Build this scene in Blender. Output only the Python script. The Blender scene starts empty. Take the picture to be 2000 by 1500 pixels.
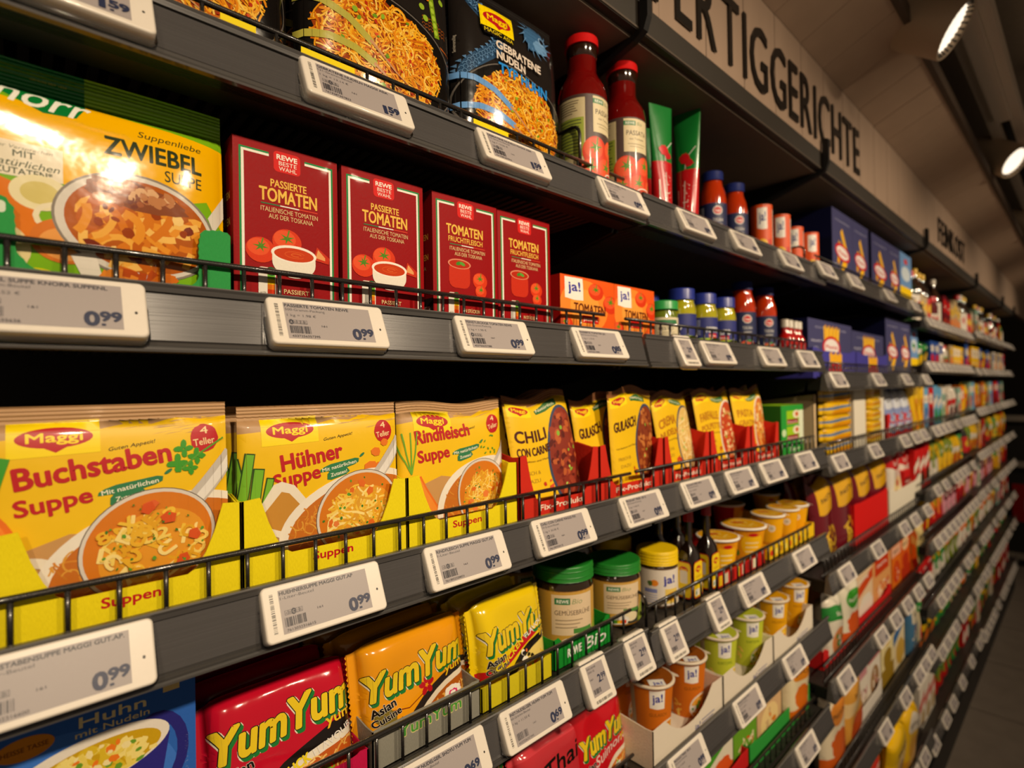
import bpy, math, random
import bisect as bs
import numpy as np
from mathutils import Vector, Matrix
from mathutils.geometry import tessellate_polygon

# ------------------------------------------------------------------ camera, world, lights, exposure
H0 = 1.5                                   # eye height above the floor
SC = bpy.context.scene
COL = SC.collection
FPX, VX, VY = 1050.0, 2140.0, 740.0
_X = np.array([(VX-1000)/FPX, -(VY-750)/FPX, -1.0]); _X /= np.linalg.norm(_X)
_Z = np.array([-.025, 1.0, 0.0]); _Z -= _X*(_Z@_X); _Z /= np.linalg.norm(_Z)
_Y = np.cross(_Z, _X)
RC = np.array([_X, _Y, _Z])
CAMP = np.array([0, -.40, H0])
def at(px, py, y):
    d = RC@np.array([(px-1000)/FPX, -(py-750)/FPX, -1.0]); t = (y-CAMP[1])/d[1]
    return CAMP+t*d
def wx(px, py, y): return float(at(px, py, y)[0])
def wz(px, py, y): return float(at(px, py, y)[2])
cam = bpy.data.cameras.new('camera'); camo = bpy.data.objects.new('camera', cam); COL.objects.link(camo)
cam.sensor_width = 36; cam.lens = 36*FPX/2000; cam.clip_start = .01; cam.clip_end = 60
mw = Matrix([list(RC[0])+[CAMP[0]], list(RC[1])+[CAMP[1]], list(RC[2])+[CAMP[2]], [0, 0, 0, 1]])
camo.matrix_world = mw
cam.dof.use_dof = True; cam.dof.focus_distance = .47; cam.dof.aperture_fstop = 4.4
SC.camera = camo
SC.view_settings.view_transform = 'Standard'; SC.view_settings.look = 'None'
SC.view_settings.gamma = 1; SC.view_settings.use_curve_mapping = False
SC.view_settings.exposure = 0.0
w = bpy.data.worlds.new('world'); SC.world = w; w.use_nodes = True
w.node_tree.nodes['Background'].inputs[0].default_value = (1, .76, .54, 1)
w.node_tree.nodes['Background'].inputs[1].default_value = .16
WARM = (1.0, .80, .565)
def spot(x, y, z, tx, ty, tz, power, ang=70, blend=.6, rad=.035):
    l = bpy.data.lights.new('aisle_spot', 'SPOT'); l.energy = power; l.color = WARM
    l.spot_size = math.radians(ang); l.spot_blend = blend; l.shadow_soft_size = rad
    o = bpy.data.objects.new('aisle_spot', l); COL.objects.link(o); o.location = (x, y, z)
    o.rotation_euler = (Vector((tx, ty, tz))-Vector((x, y, z))).to_track_quat('-Z', 'Y').to_euler()
for k, (sx, pw) in enumerate(((-.75, 34), (.1, 58), (.85, 70), (1.75, 66), (2.75, 62), (3.8, 50), (5.0, 42))):
    spot(sx, -1.25, H0+.84, sx+.12, .1, H0-.25, pw, 82, .9)

# ------------------------------------------------------------------ materials
def lin1(v):
    v /= 255.0
    return v/12.92 if v <= .04045 else ((v+.055)/1.055)**2.4
def lin(h): return (lin1((h >> 16) & 255), lin1((h >> 8) & 255), lin1(h & 255), 1.0)
MATS = {}
def mk(name, rough=.5, metal=0, coat=0, bump=0, bscale=200, stretch=(1, 1, 1), spec=.5, trans=0, var=.06, alpha=1):
    m = bpy.data.materials.new(name); m.use_nodes = True; nt = m.node_tree; N = nt.nodes; L = nt.links
    b = N['Principled BSDF']
    at_ = N.new('ShaderNodeAttribute'); at_.attribute_name = 'Col'
    tc = N.new('ShaderNodeTexCoord'); mp = N.new('ShaderNodeMapping'); mp.inputs['Scale'].default_value = stretch
    L.new(tc.outputs['Object'], mp.inputs['Vector'])
    nz = N.new('ShaderNodeTexNoise'); nz.inputs['Scale'].default_value = bscale; nz.inputs['Detail'].default_value = 3
    L.new(mp.outputs[0], nz.inputs['Vector'])
    mr = N.new('ShaderNodeMapRange'); mr.inputs['To Min'].default_value = 1-var; mr.inputs['To Max'].default_value = 1+var
    L.new(nz.outputs['Fac'], mr.inputs['Value'])
    mx = N.new('ShaderNodeVectorMath'); mx.operation = 'SCALE'
    L.new(at_.outputs['Color'], mx.inputs[0]); L.new(mr.outputs[0], mx.inputs['Scale'])
    L.new(mx.outputs[0], b.inputs['Base Color'])
    r2 = N.new('ShaderNodeMapRange'); r2.inputs['To Min'].default_value = rough*.85; r2.inputs['To Max'].default_value = min(1, rough*1.15)
    L.new(nz.outputs['Fac'], r2.inputs['Value']); L.new(r2.outputs[0], b.inputs['Roughness'])
    b.inputs['Metallic'].default_value = metal; b.inputs['Coat Weight'].default_value = coat
    b.inputs['Coat Roughness'].default_value = .06; b.inputs['Specular IOR Level'].default_value = spec
    b.inputs['Transmission Weight'].default_value = trans
    if bump:
        bp = N.new('ShaderNodeBump'); bp.inputs['Strength'].default_value = bump; bp.inputs['Distance'].default_value = .001
        L.new(nz.outputs['Fac'], bp.inputs['Height']); L.new(bp.outputs[0], b.inputs['Normal'])
    MATS[name] = m; return m
mk('glossy_film', .30, coat=.35, bump=.35, bscale=30, spec=.5)
mk('foil_film', .15, coat=.25, bump=.5, bscale=38, spec=.5)
mk('matt_pouch', .46, coat=.12, bump=.4, bscale=35)
mk('carton', .5, spec=.12, coat=.02, bump=.10, bscale=500)
mk('cardboard', .75, bump=.5, bscale=300, stretch=(6, 1, 1), var=.10, spec=.25)
mk('plastic', .35, bump=.03, bscale=400)
mk('tag_plastic', .32, coat=.35, bump=.02, bscale=300, var=.02)
mk('screen', .42, coat=.30, bump=.02, bscale=900, var=.03)
mk('rail', .27, metal=.1, coat=.5, bump=.10, bscale=60, stretch=(.15, 14, 14), var=.07)
mk('powder_metal', .48, metal=.2, bump=.25, bscale=1500, var=.1)
mk('black_wire', .28, metal=.3, coat=.4, bump=.1, bscale=900)
mk('jar', .12, coat=1.0, bump=.05, bscale=60, spec=.6, var=.15)
mk('paper_label', .5, coat=.1, bump=.05, bscale=600)
mk('wood', .62, bump=.3, bscale=16, stretch=(1.2, 1.2, .25), var=.10)
mk('floor_tile', .5, bump=.1, bscale=14, var=.14)
mk('dull_paint', .8, bump=.2, bscale=50, var=.12)
g = mk('clear_plastic', .06, trans=1, var=0); g.node_tree.nodes['Principled BSDF'].inputs['IOR'].default_value = 1.3
def mk_em(name, col, s):
    m = bpy.data.materials.new(name); m.use_nodes = True; b = m.node_tree.nodes['Principled BSDF']
    nz = m.node_tree.nodes.new('ShaderNodeTexNoise'); nz.inputs['Scale'].default_value = 70
    mr = m.node_tree.nodes.new('ShaderNodeMapRange'); mr.inputs['To Min'].default_value = s*.8; mr.inputs['To Max'].default_value = s*1.2
    m.node_tree.links.new(nz.outputs['Fac'], mr.inputs['Value']); m.node_tree.links.new(mr.outputs[0], b.inputs['Emission Strength'])
    b.inputs['Emission Color'].default_value = col; MATS[name] = m
mk_em('lamp_lens', (1, .84, .64, 1), 1.25)

# ------------------------------------------------------------------ mesh builder
class MB:
    def __init__(s): s.v = []; s.f = []; s.c = []; s.n = []
    def add(s, vs, fs, col, nr=None):
        b = len(s.v); s.v += [tuple(p) for p in vs]; s.f += [tuple(i+b for i in f) for f in fs]
        s.c += (list(col) if isinstance(col, (list, tuple)) else [col]*len(fs))
        s.n += (nr if nr is not None else [None]*len(vs))
    def box(s, x0, x1, y0, y1, z0, z1, col):
        P = [(x, y, z) for x in (x0, x1) for y in (y0, y1) for z in (z0, z1)]
        for q in ((0, 1, 3, 2), (4, 6, 7, 5), (0, 4, 5, 1), (2, 3, 7, 6), (0, 2, 6, 4), (1, 5, 7, 3)):
            s.add([P[i] for i in q], [(0, 1, 2, 3)], col)
    def hexa(s, P, col):     # 8 points: bottom 4 ccw, top 4 ccw
        for q in ((3, 2, 1, 0), (4, 5, 6, 7), (0, 1, 5, 4), (1, 2, 6, 5), (2, 3, 7, 6), (3, 0, 4, 7)):
            s.add([P[i] for i in q], [(0, 1, 2, 3)], col)
    def prof(s, pts, x0, x1, col, cols=None):    # closed (y,z) outline pushed along x
        n = len(pts)
        for i in range(n):
            a, b = pts[i], pts[(i+1) % n]
            s.add([(x0, *a), (x0, *b), (x1, *b), (x1, *a)], [(0, 1, 2, 3)], cols[i] if cols else col)
        for x in (x0, x1):
            tr = tessellate_polygon([[Vector((0, *p)) for p in pts]])
            s.add([(x, *p) for p in pts], [tuple(t) for t in tr], col)
    def sheet(s, pts, y0, y1, col, axis='y'):    # flat outline (x,z) with thickness along y
        n = len(pts)
        tr = [tuple(t) for t in tessellate_polygon([[Vector((p[0], p[1], 0)) for p in pts]])]
        m = (lambda p, t: (p[0], t, p[1])) if axis == 'y' else (lambda p, t: (t, p[0], p[1]))
        s.add([m(p, y0) for p in pts], tr, col); s.add([m(p, y1) for p in pts], tr, col)
        for i in range(n):
            a, b = pts[i], pts[(i+1) % n]
            s.add([m(a, y0), m(b, y0), m(b, y1), m(a, y1)], [(0, 1, 2, 3)], col)
    def tube(s, path, r, col, seg=8):
        path = [Vector(p) for p in path]; vs = []; up = None
        for i, p in enumerate(path):
            d = (path[min(i+1, len(path)-1)]-path[max(i-1, 0)]).normalized()
            a = Vector((0, 0, 1)) if abs(d.z) < .9 else Vector((0, 1, 0))
            if up is not None: a = up
            u = d.cross(a).normalized(); up = u.cross(d).normalized()
            for k in range(seg):
                t = 2*math.pi*k/seg; vs.append(p+u*math.cos(t)*r+up*math.sin(t)*r)
        fs = []
        for i in range(len(path)-1):
            for k in range(seg):
                fs.append((i*seg+k, i*seg+(k+1) % seg, (i+1)*seg+(k+1) % seg, (i+1)*seg+k))
        fs.append(tuple(range(seg))[::-1]); fs.append(tuple((len(path)-1)*seg+k for k in range(seg)))
        s.add(vs, fs, col)
    def lathe(s, chunks, col, seg=28, cx=0, cy=0, cols=None, sx=1, sy=1, pw=1):
        for ci, ch in enumerate(chunks):
            vs = []; fs = []
            for r, z in ch:
                for k in range(seg):
                    t = 2*math.pi*k/seg; c_, s_ = math.cos(t), math.sin(t)
                    if pw != 1: c_ = math.copysign(abs(c_)**pw, c_); s_ = math.copysign(abs(s_)**pw, s_)
                    vs.append((cx+r*c_*sx, cy+r*s_*sy, z))
            for i in range(len(ch)-1):
                for k in range(seg):
                    fs.append((i*seg+k, i*seg+(k+1) % seg, (i+1)*seg+(k+1) % seg, (i+1)*seg+k))
            s.add(vs, fs, cols[ci] if cols else col)
    def surf(s, fn, u0, u1, v0, v1, nu, nv, col, flip=False, us=None, vsl=None):
        us = us or [u0+(u1-u0)*i/nu for i in range(nu+1)]; vl = vsl or [v0+(v1-v0)*j/nv for j in range(nv+1)]
        vs = [fn(u, v, 0) for v in vl for u in us]; m = len(us)
        fs = [(j*m+i, j*m+i+1, (j+1)*m+i+1, (j+1)*m+i) for j in range(len(vl)-1) for i in range(m-1)]
        if flip: fs = [f[::-1] for f in fs]
        s.add(vs, fs, col)
    def art(s, A, fn, cell=None, vls=None):
        uvw, fs, cs = A.mesh(cell, vls)
        if fn is None:
            s.add([(u/1e3, -w_/1e3-2e-5, v/1e3) for u, v, w_ in uvw], fs, cs, [(0, -1, 0)]*len(uvw)); return
        vl = vls or [k*cell for k in range(int(A.h/cell)+2)]; G = {}
        def node(i, j):
            if (i, j) not in G:
                u, v = i*cell, vl[j]; e = .4; p = Vector(fn(u/1e3, v/1e3, 0))
                a = Vector(fn((u+e)/1e3, v/1e3, 0))-Vector(fn((u-e)/1e3, v/1e3, 0)); e2 = .12 if vls and v > A.h-16 else e
                b = Vector(fn(u/1e3, (v+e2)/1e3, 0))-Vector(fn(u/1e3, (v-e2)/1e3, 0)); n = a.cross(b)
                G[(i, j)] = (p, n.normalized() if n.length > 1e-12 else Vector((0, -1, 0)))
            return G[(i, j)]
        P = []; Nn = []
        for f in fs:           # every face lies inside one facet of the shared grid, so layers never cross
            mu = sum(uvw[k][0] for k in f)/len(f); mv = sum(uvw[k][1] for k in f)/len(f); i = int(mu/cell); j = bisect_of(vl, mv)
            dv = vl[j+1]-vl[j]; low = (mu-i*cell)/cell+(mv-vl[j])/dv < 1
            n10, n01 = node(i+1, j), node(i, j+1); n0 = node(i, j) if low else node(i+1, j+1)
            fn_ = (n10[0]-n0[0]).cross(n01[0]-n0[0]); fn_ = fn_ if low else fn_; fn_.normalize()
            if fn_.dot(n0[1]) < 0: fn_ = -fn_
            for k in f:
                u, v, w_ = uvw[k]; a = (u-i*cell)/cell; b = (v-vl[j])/dv
                if not low: a, b = 1-b, 1-a
                # barycentric: low -> n0 + a*(n10-n0) + b*(n01-n0); high -> n11 + (1-b)*(n10-n11) + (1-a)*(n01-n11)
                p = n0[0]+(n10[0]-n0[0])*a+(n01[0]-n0[0])*b; n = n0[1]*(1-a-b)+n10[1]*a+n01[1]*b
                P.append(tuple(p+fn_*((w_+.02)/1e3))); Nn.append(tuple(n.normalized()))
        s.add(P, fs, cs, Nn)
    def build(s, name, mat, parent=None, kind=None):
        me = bpy.data.meshes.new(name); me.from_pydata(s.v, [], s.f)
        ca = me.color_attributes.new('Col', 'FLOAT_COLOR', 'CORNER')
        tab = {c: lin(c) for c in set(s.c)}
        buf = []
        for f, c in zip(s.f, s.c): buf += tab[c]*len(f)
        ca.data.foreach_set('color', buf)
        me.polygons.foreach_set('use_smooth', [True]*len(me.polygons))
        if any(n is not None for n in s.n):
            vn = [0.0]*(3*len(me.vertices)); me.vertices.foreach_get('normal', vn)
            me.normals_split_custom_set_from_vertices([n if n is not None else (vn[3*i], vn[3*i+1], vn[3*i+2]) for i, n in enumerate(s.n)])
        me.materials.append(MATS[mat]); o = bpy.data.objects.new(name, me); COL.objects.link(o)
        if parent: o.parent = parent
        if kind: o['kind'] = kind
        return o
def rbox_mb(w_, h, d, r, bev, col, seg=5):     # rounded slab in xz, thickness y from 0 to d, centred
    m = MB(); ring = []
    for cx, cz, a0 in ((w_/2-r, h/2-r, 0), (-w_/2+r, h/2-r, 90), (-w_/2+r, -h/2+r, 180), (w_/2-r, -h/2+r, 270)):
        for k in range(seg+1):
            a = math.radians(a0+90*k/seg); ring.append((cx, cz, math.cos(a), math.sin(a)))
    def rr(off, y): return [(cx+(r-off)*c, y, cz+(r-off)*s_) for cx, cz, c, s_ in ring]
    n = len(ring); L = [rr(bev, 0), rr(bev*.3, bev*.3), rr(0, bev), rr(0, d-bev), rr(bev, d)]
    m.add(L[0], [tuple(range(n))[::-1]], col); m.add(L[-1], [tuple(range(n))], col)
    fl = [p for q in L for p in q]
    m.add(fl, [(i*n+k, (i+1)*n+k, (i+1)*n+(k+1) % n, i*n+(k+1) % n) for i in range(len(L)-1) for k in range(n)], col)
    return m

# ------------------------------------------------------------------ flat print on packages (mm, origin at the face's lower left)
TXT = {}
def text_mesh(sx, bold=0):
    if sx not in TXT:
        cu = bpy.data.curves.new('t', 'FONT'); cu.body = sx; cu.size = 1; cu.resolution_u = 3
        ob = bpy.data.objects.new('t', cu); m = bpy.data.meshes.new_from_object(ob)
        V = np.array([v.co[:2] for v in m.vertices]) if len(m.vertices) else np.zeros((0, 2))
        F = [tuple(p.vertices) for p in m.polygons]; cnt = {}
        for f in F:
            for k in range(len(f)): e = tuple(sorted((f[k], f[(k+1) % len(f)]))); cnt[e] = cnt.get(e, 0)+1
        bpy.data.objects.remove(ob); bpy.data.curves.remove(cu); bpy.data.meshes.remove(m); TXT[sx] = (V, F)
        EDG[sx] = [e for e, c in cnt.items() if c == 1]
    return TXT[sx]
EDG = {}
def thicken(P, E, r):          # round-jointed strokes along the glyph outline
    V = []; F = []; seen = set()
    for a, b in E:
        (x0, y0), (x1, y1) = P[a], P[b]; dx, dy = x1-x0, y1-y0; l = math.hypot(dx, dy)
        if l > 1e-9:
            nx, ny = -dy/l*r, dx/l*r; k = len(V); V += [(x0+nx, y0+ny), (x1+nx, y1+ny), (x1-nx, y1-ny), (x0-nx, y0-ny)]; F.append((k+3, k+2, k+1, k))
        if a not in seen:
            seen.add(a); k = len(V); V += [(x0+r*math.cos(t*1.0472), y0+r*math.sin(t*1.0472)) for t in range(6)]; F.append(tuple(range(k, k+6)))
    return V, F
class Art:
    def __init__(s, w_, h, seed=0):
        s.w, s.h = w_, h; s.it = []; s.z = 0; s.rnd = random.Random(seed); s.step = .012
    def raw(s, V, F, c, dz=None):
        s.z += s.step if dz is None else dz
        s.it.append((V, F, c, s.z))
    def poly(s, pts, c, dz=None):
        tr = tessellate_polygon([[Vector((p[0], p[1], 0)) for p in pts]]); s.raw([tuple(p[:2]) for p in pts], [tuple(t) for t in tr], c, dz); return s
    def rect(s, x0, y0, x1, y1, c): return s.poly([(x0, y0), (x1, y0), (x1, y1), (x0, y1)], c)
    def rrect(s, x0, y0, x1, y1, r, c):
        p = []
        for cx, cy, a0 in ((x1-r, y1-r, 0), (x0+r, y1-r, 90), (x0+r, y0+r, 180), (x1-r, y0+r, 270)):
            p += [(cx+r*math.cos(math.radians(a0+t)), cy+r*math.sin(math.radians(a0+t))) for t in (0, 30, 60, 90)]
        return s.poly(p, c)
    def ell(s, cx, cy, rx, ry, c, rot=0, n=28, dz=None, wob=0):
        R = math.radians(rot); p = []
        for k in range(n):
            t = 2*math.pi*k/n; q = 1+wob*s.rnd.uniform(-1, 1); a, b = rx*q*math.cos(t), ry*q*math.sin(t)
            p.append((cx+a*math.cos(R)-b*math.sin(R), cy+a*math.sin(R)+b*math.cos(R)))
        s.z += s.step if dz is None else dz
        s.it.append((p+[(cx, cy)], [(i, (i+1) % n, n) for i in range(n)], c, s.z)); return s
    def stroke(s, pts, w_, c, dz=None, taper=False):
        L = []; R = []; n = len(pts)
        for i, p in enumerate(pts):
            a = pts[max(i-1, 0)]; b = pts[min(i+1, n-1)]; dx, dy = b[0]-a[0], b[1]-a[1]; l = math.hypot(dx, dy) or 1
            q = w_/2*((1-i/(n-1)) if taper else 1); L.append((p[0]-dy/l*q, p[1]+dx/l*q)); R.append((p[0]+dy/l*q, p[1]-dx/l*q))
        s.raw(L+R, [(i, n+i, n+i+1, i+1) for i in range(n-1)], c, dz); return s
    def arc(s, cx, cy, rx, ry, a0, a1, w_, c, n=14, rot=0):
        R = math.radians(rot); P = []
        for k in range(n+1):
            t = math.radians(a0+(a1-a0)*k/n); a, b = rx*math.cos(t), ry*math.sin(t); P.append((cx+a*math.cos(R)-b*math.sin(R), cy+a*math.sin(R)+b*math.cos(R)))
        return s.stroke(P, w_, c)
    def text(s, t, x0, yb, x1, cap, c, rot=0, shear=0, bold=.02, out=None, vert=False):
        V, F = text_mesh(t)
        if not len(V): return s
        mn, mx_ = V[:, 0].min(), V[:, 0].max(); sx = (x1-x0)/(mx_-mn); sy = cap/.72; R = math.radians(rot)
        def place(dx, dy):
            Q = [((p[0]-mn)*sx+p[1]*sy*shear+dx, p[1]*sy+dy) for p in V]
            return [(x0+a*math.cos(R)-b*math.sin(R), yb+a*math.sin(R)+b*math.cos(R)) for a, b in Q]
        b0 = max(bold, 0)*cap*.8
        for ob, oc, dx, dy in (out or []):
            P = place(dx, dy); s.raw(P, F, oc)
            if ob > 0: s.layers(*thicken(P, EDG[t], b0+ob*cap*.62), oc)
        P = place(0, 0); s.raw(P, F, c)
        if b0 > .02: s.layers(*thicken(P, EDG[t], b0), c)
        return s
    def layers(s, W, G, c):        # overlapping pieces go to slightly different heights
        for m in range(15): s.raw(W, G[m::15], c, .0012)
    def noodles(s, cx, cy, rx, ry, n, cols, w_=1.2, ln=16, curl=.5, rot=0, clip=None):
        r = s.rnd; R = math.radians(rot)
        for k in range(n):
            t = r.uniform(0, 6.283); q = math.sqrt(r.random()); x, y = rx*q*math.cos(t), ry*q*math.sin(t); a = r.uniform(0, 6.283); P = []
            da = r.uniform(-curl, curl)
            for j in range(7):
                if (x/rx)**2+(y/ry)**2 > 1.02: break
                P.append((cx+x*math.cos(R)-y*math.sin(R), cy+x*math.sin(R)+y*math.cos(R))); a += da+r.uniform(-.15, .15); x += ln/6*math.cos(a); y += ln/6*math.sin(a)
            if len(P) > 2: s.stroke(P, w_*r.uniform(.8, 1.15), r.choice(cols), dz=.0012)
    def bits(s, cx, cy, rx, ry, n, cols, r0, r1, sq=1, n_=8):
        r = s.rnd
        for k in range(n):
            t = r.uniform(0, 6.283); q = math.sqrt(r.random()); a = r.uniform(r0, r1)
            s.ell(cx+rx*q*math.cos(t), cy+ry*q*math.sin(t), a, a*r.uniform(.5, 1)*sq, r.choice(cols), rot=r.uniform(0, 180), n=n_, dz=.0012, wob=.15)
    def barcode(s, x0, y0, x1, y1, c, vert=False):
        r = s.rnd; p = x0 if not vert else y0; e = x1 if not vert else y1; Vv = []; Fv = []
        while p < e:
            q = r.choice((.25, .45, .7))*(1 if not vert else 1); b = len(Vv)
            Vv += [(p, y0), (min(p+q, e), y0), (min(p+q, e), y1), (p, y1)] if not vert else [(x0, p), (x1, p), (x1, min(p+q, e)), (x0, min(p+q, e))]
            Fv.append((b, b+1, b+2, b+3)); p += q+r.choice((.3, .5, .8))
        s.raw(Vv, Fv, c)
    def mesh(s, cell=None, vls=None):
        V = []; F = []; C = []; W, H = s.w, s.h
        if cell:
            ul = [k*cell for k in range(int(W/cell)+2)]; vl = vls or [k*cell for k in range(int(H/cell)+2)]
        for P_, F_, c, z in s.it:
            for f in F_:
                if len(set(f)) < 3: continue
                Q = [(P_[k][0], P_[k][1]) for k in f]
                a = sum(Q[k][0]*Q[(k+1) % len(Q)][1]-Q[(k+1) % len(Q)][0]*Q[k][1] for k in range(len(Q)))
                if abs(a) < 1e-7: continue
                if a < 0: Q.reverse()
                xs = [q[0] for q in Q]; ys = [q[1] for q in Q]
                if min(xs) < 0: Q = half(Q, 1, 0, 0)
                if max(xs) > W and Q: Q = half(Q, -1, 0, -W)
                if min(ys) < 0 and Q: Q = half(Q, 0, 1, 0)
                if max(ys) > H and Q: Q = half(Q, 0, -1, -H)
                if len(Q) < 3: continue
                if not cell: R = [Q]
                else:
                    R = []
                    for S in strips(Q, 1, vl):
                        b = bisect_of(vl, sum(q[1] for q in S)/len(S)); v0, v1 = vl[b], vl[b+1]
                        for T_ in strips(S, 0, ul):
                            u0 = int(sum(q[0] for q in T_)/len(T_)/cell)*cell; dv = v1-v0
                            # diagonal from (u0+cell, v0) to (u0, v1)
                            dd = [(q[0]-u0)/cell+(q[1]-v0)/dv-1 for q in T_]
                            if min(dd) < -1e-6 and max(dd) > 1e-6:
                                A_, B_ = 1/cell, 1/dv; cc = 1+u0/cell+v0/dv
                                R += [half(T_, A_, B_, cc), half(T_, -A_, -B_, -cc)]
                            else: R.append(T_)
                for q in R:
                    if len(q) < 3: continue
                    b = len(V); V += [(p[0], p[1], z) for p in q]; F.append(tuple(range(b, b+len(q)))); C.append(c)
        return V, F, C
def half(Q, a, b, c):          # keep the side a*x+b*y >= c
    out = []; n = len(Q); d = [a*q[0]+b*q[1]-c for q in Q]
    for k in range(n):
        p, q = Q[k], Q[(k+1) % n]; dp, dq = d[k], d[(k+1) % n]
        if dp >= 0: out.append(p)
        if (dp > 0 and dq < 0) or (dp < 0 and dq > 0): t = dp/(dp-dq); out.append((p[0]+(q[0]-p[0])*t, p[1]+(q[1]-p[1])*t))
    return out
def bisect_of(L, x): return max(0, min(len(L)-2, bs.bisect_right(L, x)-1))
def strips(Q, ax, L):
    lo = min(q[ax] for q in Q); hi = max(q[ax] for q in Q); a = bisect_of(L, lo+1e-7); b = bisect_of(L, hi-1e-7)
    if a >= b: return [Q]
    out = []; rest = Q
    for k in range(a+1, b+1):
        x = L[k]; lo_ = half(rest, -1, 0, -x) if ax == 0 else half(rest, 0, -1, -x); rest = half(rest, 1, 0, x) if ax == 0 else half(rest, 0, 1, x)
        if len(lo_) > 2: out.append(lo_)
        if len(rest) < 3: return out
    out.append(rest); return out

# ------------------------------------------------------------------ things, copies
def tag(o, label, cat, group=None, kind=None):
    o['label'] = label; o['category'] = cat
    if group: o['group'] = group
    if kind: o['kind'] = kind
    return o
def struct(o): o['kind'] = 'structure'; return o
def empty(name, loc=(0, 0, 0)):
    o = bpy.data.objects.new(name, None); COL.objects.link(o); o.location = loc; o.empty_display_size = .02; return o
KIDS = {}
def copy_tree(o, parent=None):
    c = o.copy(); COL.objects.link(c); c.parent = parent
    for ch in list(o.children): copy_tree(ch, c)
    return c
class Proto:
    def __init__(s, root): s.root = root; s.used = False
    def put(s, x, y, z, label, cat, group=None, lean=0, rz=0, ry=0, sc=None):
        o = s.root if not s.used else copy_tree(s.root)
        s.used = True; o.location = (x, y, z); o.rotation_euler = (-math.radians(lean), math.radians(ry), math.radians(rz))
        if sc: o.scale = sc
        tag(o, label, cat, group); return o
ORD = ['zeroth', 'first', 'second', 'third', 'fourth', 'fifth', 'sixth', 'seventh', 'eighth', 'ninth', 'tenth', 'eleventh', 'twelfth',
       'thirteenth', 'fourteenth', 'fifteenth', 'sixteenth', 'seventeenth', 'eighteenth', 'nineteenth', 'twentieth']

# ------------------------------------------------------------------ the setting
SEC = {1: (-.390, .609), 2: (.617, 1.303), 3: (1.311, 2.334), 4: (2.342, 3.500), 5: (3.508, 4.600), 6: (4.608, 5.300)}
ROWS = {1: [.2385, .0520, -.1570, -.338, -.530, -.720],
        2: [.2400, .0505, -.1560, -.346, -.529, -.720, -.960],
        3: [.2500, .0080, -.1800, -.441, -.677, -.937, -1.225],
        4: [.2145, .0550, -.1810, -.398, -.585, -.804, -.992, -1.257],
        5: [.2350, .0480, -.1550, -.380, -.580, -.804, -.992, -1.285],
        6: [.2350, .0480, -.1550, -.380, -.580, -.804, -.992, -1.285]}
BAY = {1: 'first', 2: 'second', 3: 'third', 4: 'fourth', 5: 'fifth', 6: 'sixth'}
def deck(sec, row): return H0+ROWS[sec][row-1]+.004
# floor: tiles in a slab bed
m = MB(); m.box(-1.6, 7.6, -2.4, .9, -.05, -.004, 0x8A7E70); fl = struct(m.build('floor', 'floor_tile'))
m = MB(); m.box(0, .596, 0, .596, -.004, .0, 0x6A6056); t0 = None
for i in range(15):
    for j in range(4):
        if t0 is None: t0 = m.build('tile', 'floor_tile', fl); o = t0
        else: o = t0.copy(); COL.objects.link(o)
        o.location = (-1.6+.602*i+.002, -2.35+.602*j, 0)
m = MB(); m.box(-1.6, 7.6, -2.4, .9, H0+1.02, H0+1.07, 0xA89884); struct(m.build('ceiling', 'dull_paint'))
m = MB(); m.box(-1.6, 7.6, .55, .60, 0, H0+1.02, 0x2a2724); struct(m.build('wall_back', 'dull_paint'))
m = MB(); m.box(7.5, 7.6, -2.4, .9, 0, H0+1.02, 0x3a332b); struct(m.build('wall_far', 'dull_paint'))
# wooden header: vertical boards over the shelves, then the slanted soffit boards
ZA, ZB = H0+.5085, H0+.700
YS, ZS = -.137, H0+.760
PW = .134
m = MB(); m.box(.640, 6.3, .012, .03, ZA, ZB+.02, 0x6b4f38); hd = struct(m.build('wall_header', 'wood'))
m = MB(); m.prof([(.012, ZB+.004), (YS, ZS+.004), (YS, ZS+.03), (.012, ZB+.03)], .640, 6.3, 0x5c4430); sf = struct(m.build('ceiling_soffit', 'wood'))
jx = wx(1379, 50, 0)
k0 = int((.640-jx)/PW)-1
mh = MB(); mh.box(0, PW-.0022, 0, .012, ZA, ZB-.001, 0x9C8470)
d = Vector((YS, ZS))-Vector((0, ZB)); nrm = Vector((-d.y, d.x)).normalized(); nrm = nrm if nrm.y > 0 else -nrm
ms = MB(); q = [(0, ZB), (YS, ZS), (YS+nrm.x*.011, ZS+nrm.y*.011), (nrm.x*.011, ZB+nrm.y*.011)]
ms.prof(q, 0, PW-.0022, 0xB89C84)
ph = mh.build('plank', 'wood', hd); ps = ms.build('plank', 'wood', sf)
for k in range(k0+1, 43):
    x = jx+k*PW
    if x < .63: continue
    for p, par in ((ph, hd), (ps, sf)):
        o = p.copy(); COL.objects.link(o); o.location = (x, 0, random.Random(k).uniform(-.0004, .0004))
ph.location = (.640, 0, 0); ps.location = (.640, 0, 0); ph.scale = ps.scale = ((jx+(k0+1)*PW-.64 if jx+(k0+1)*PW > .65 else jx+(k0+2)*PW-.64)/PW*.98, 1, 1)
m = MB(); m.box(.640, 6.3, YS-.012, YS, ZS-.002, ZS+.03, 0x4a3a2c); m.build('edge_board', 'wood', sf)
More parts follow.
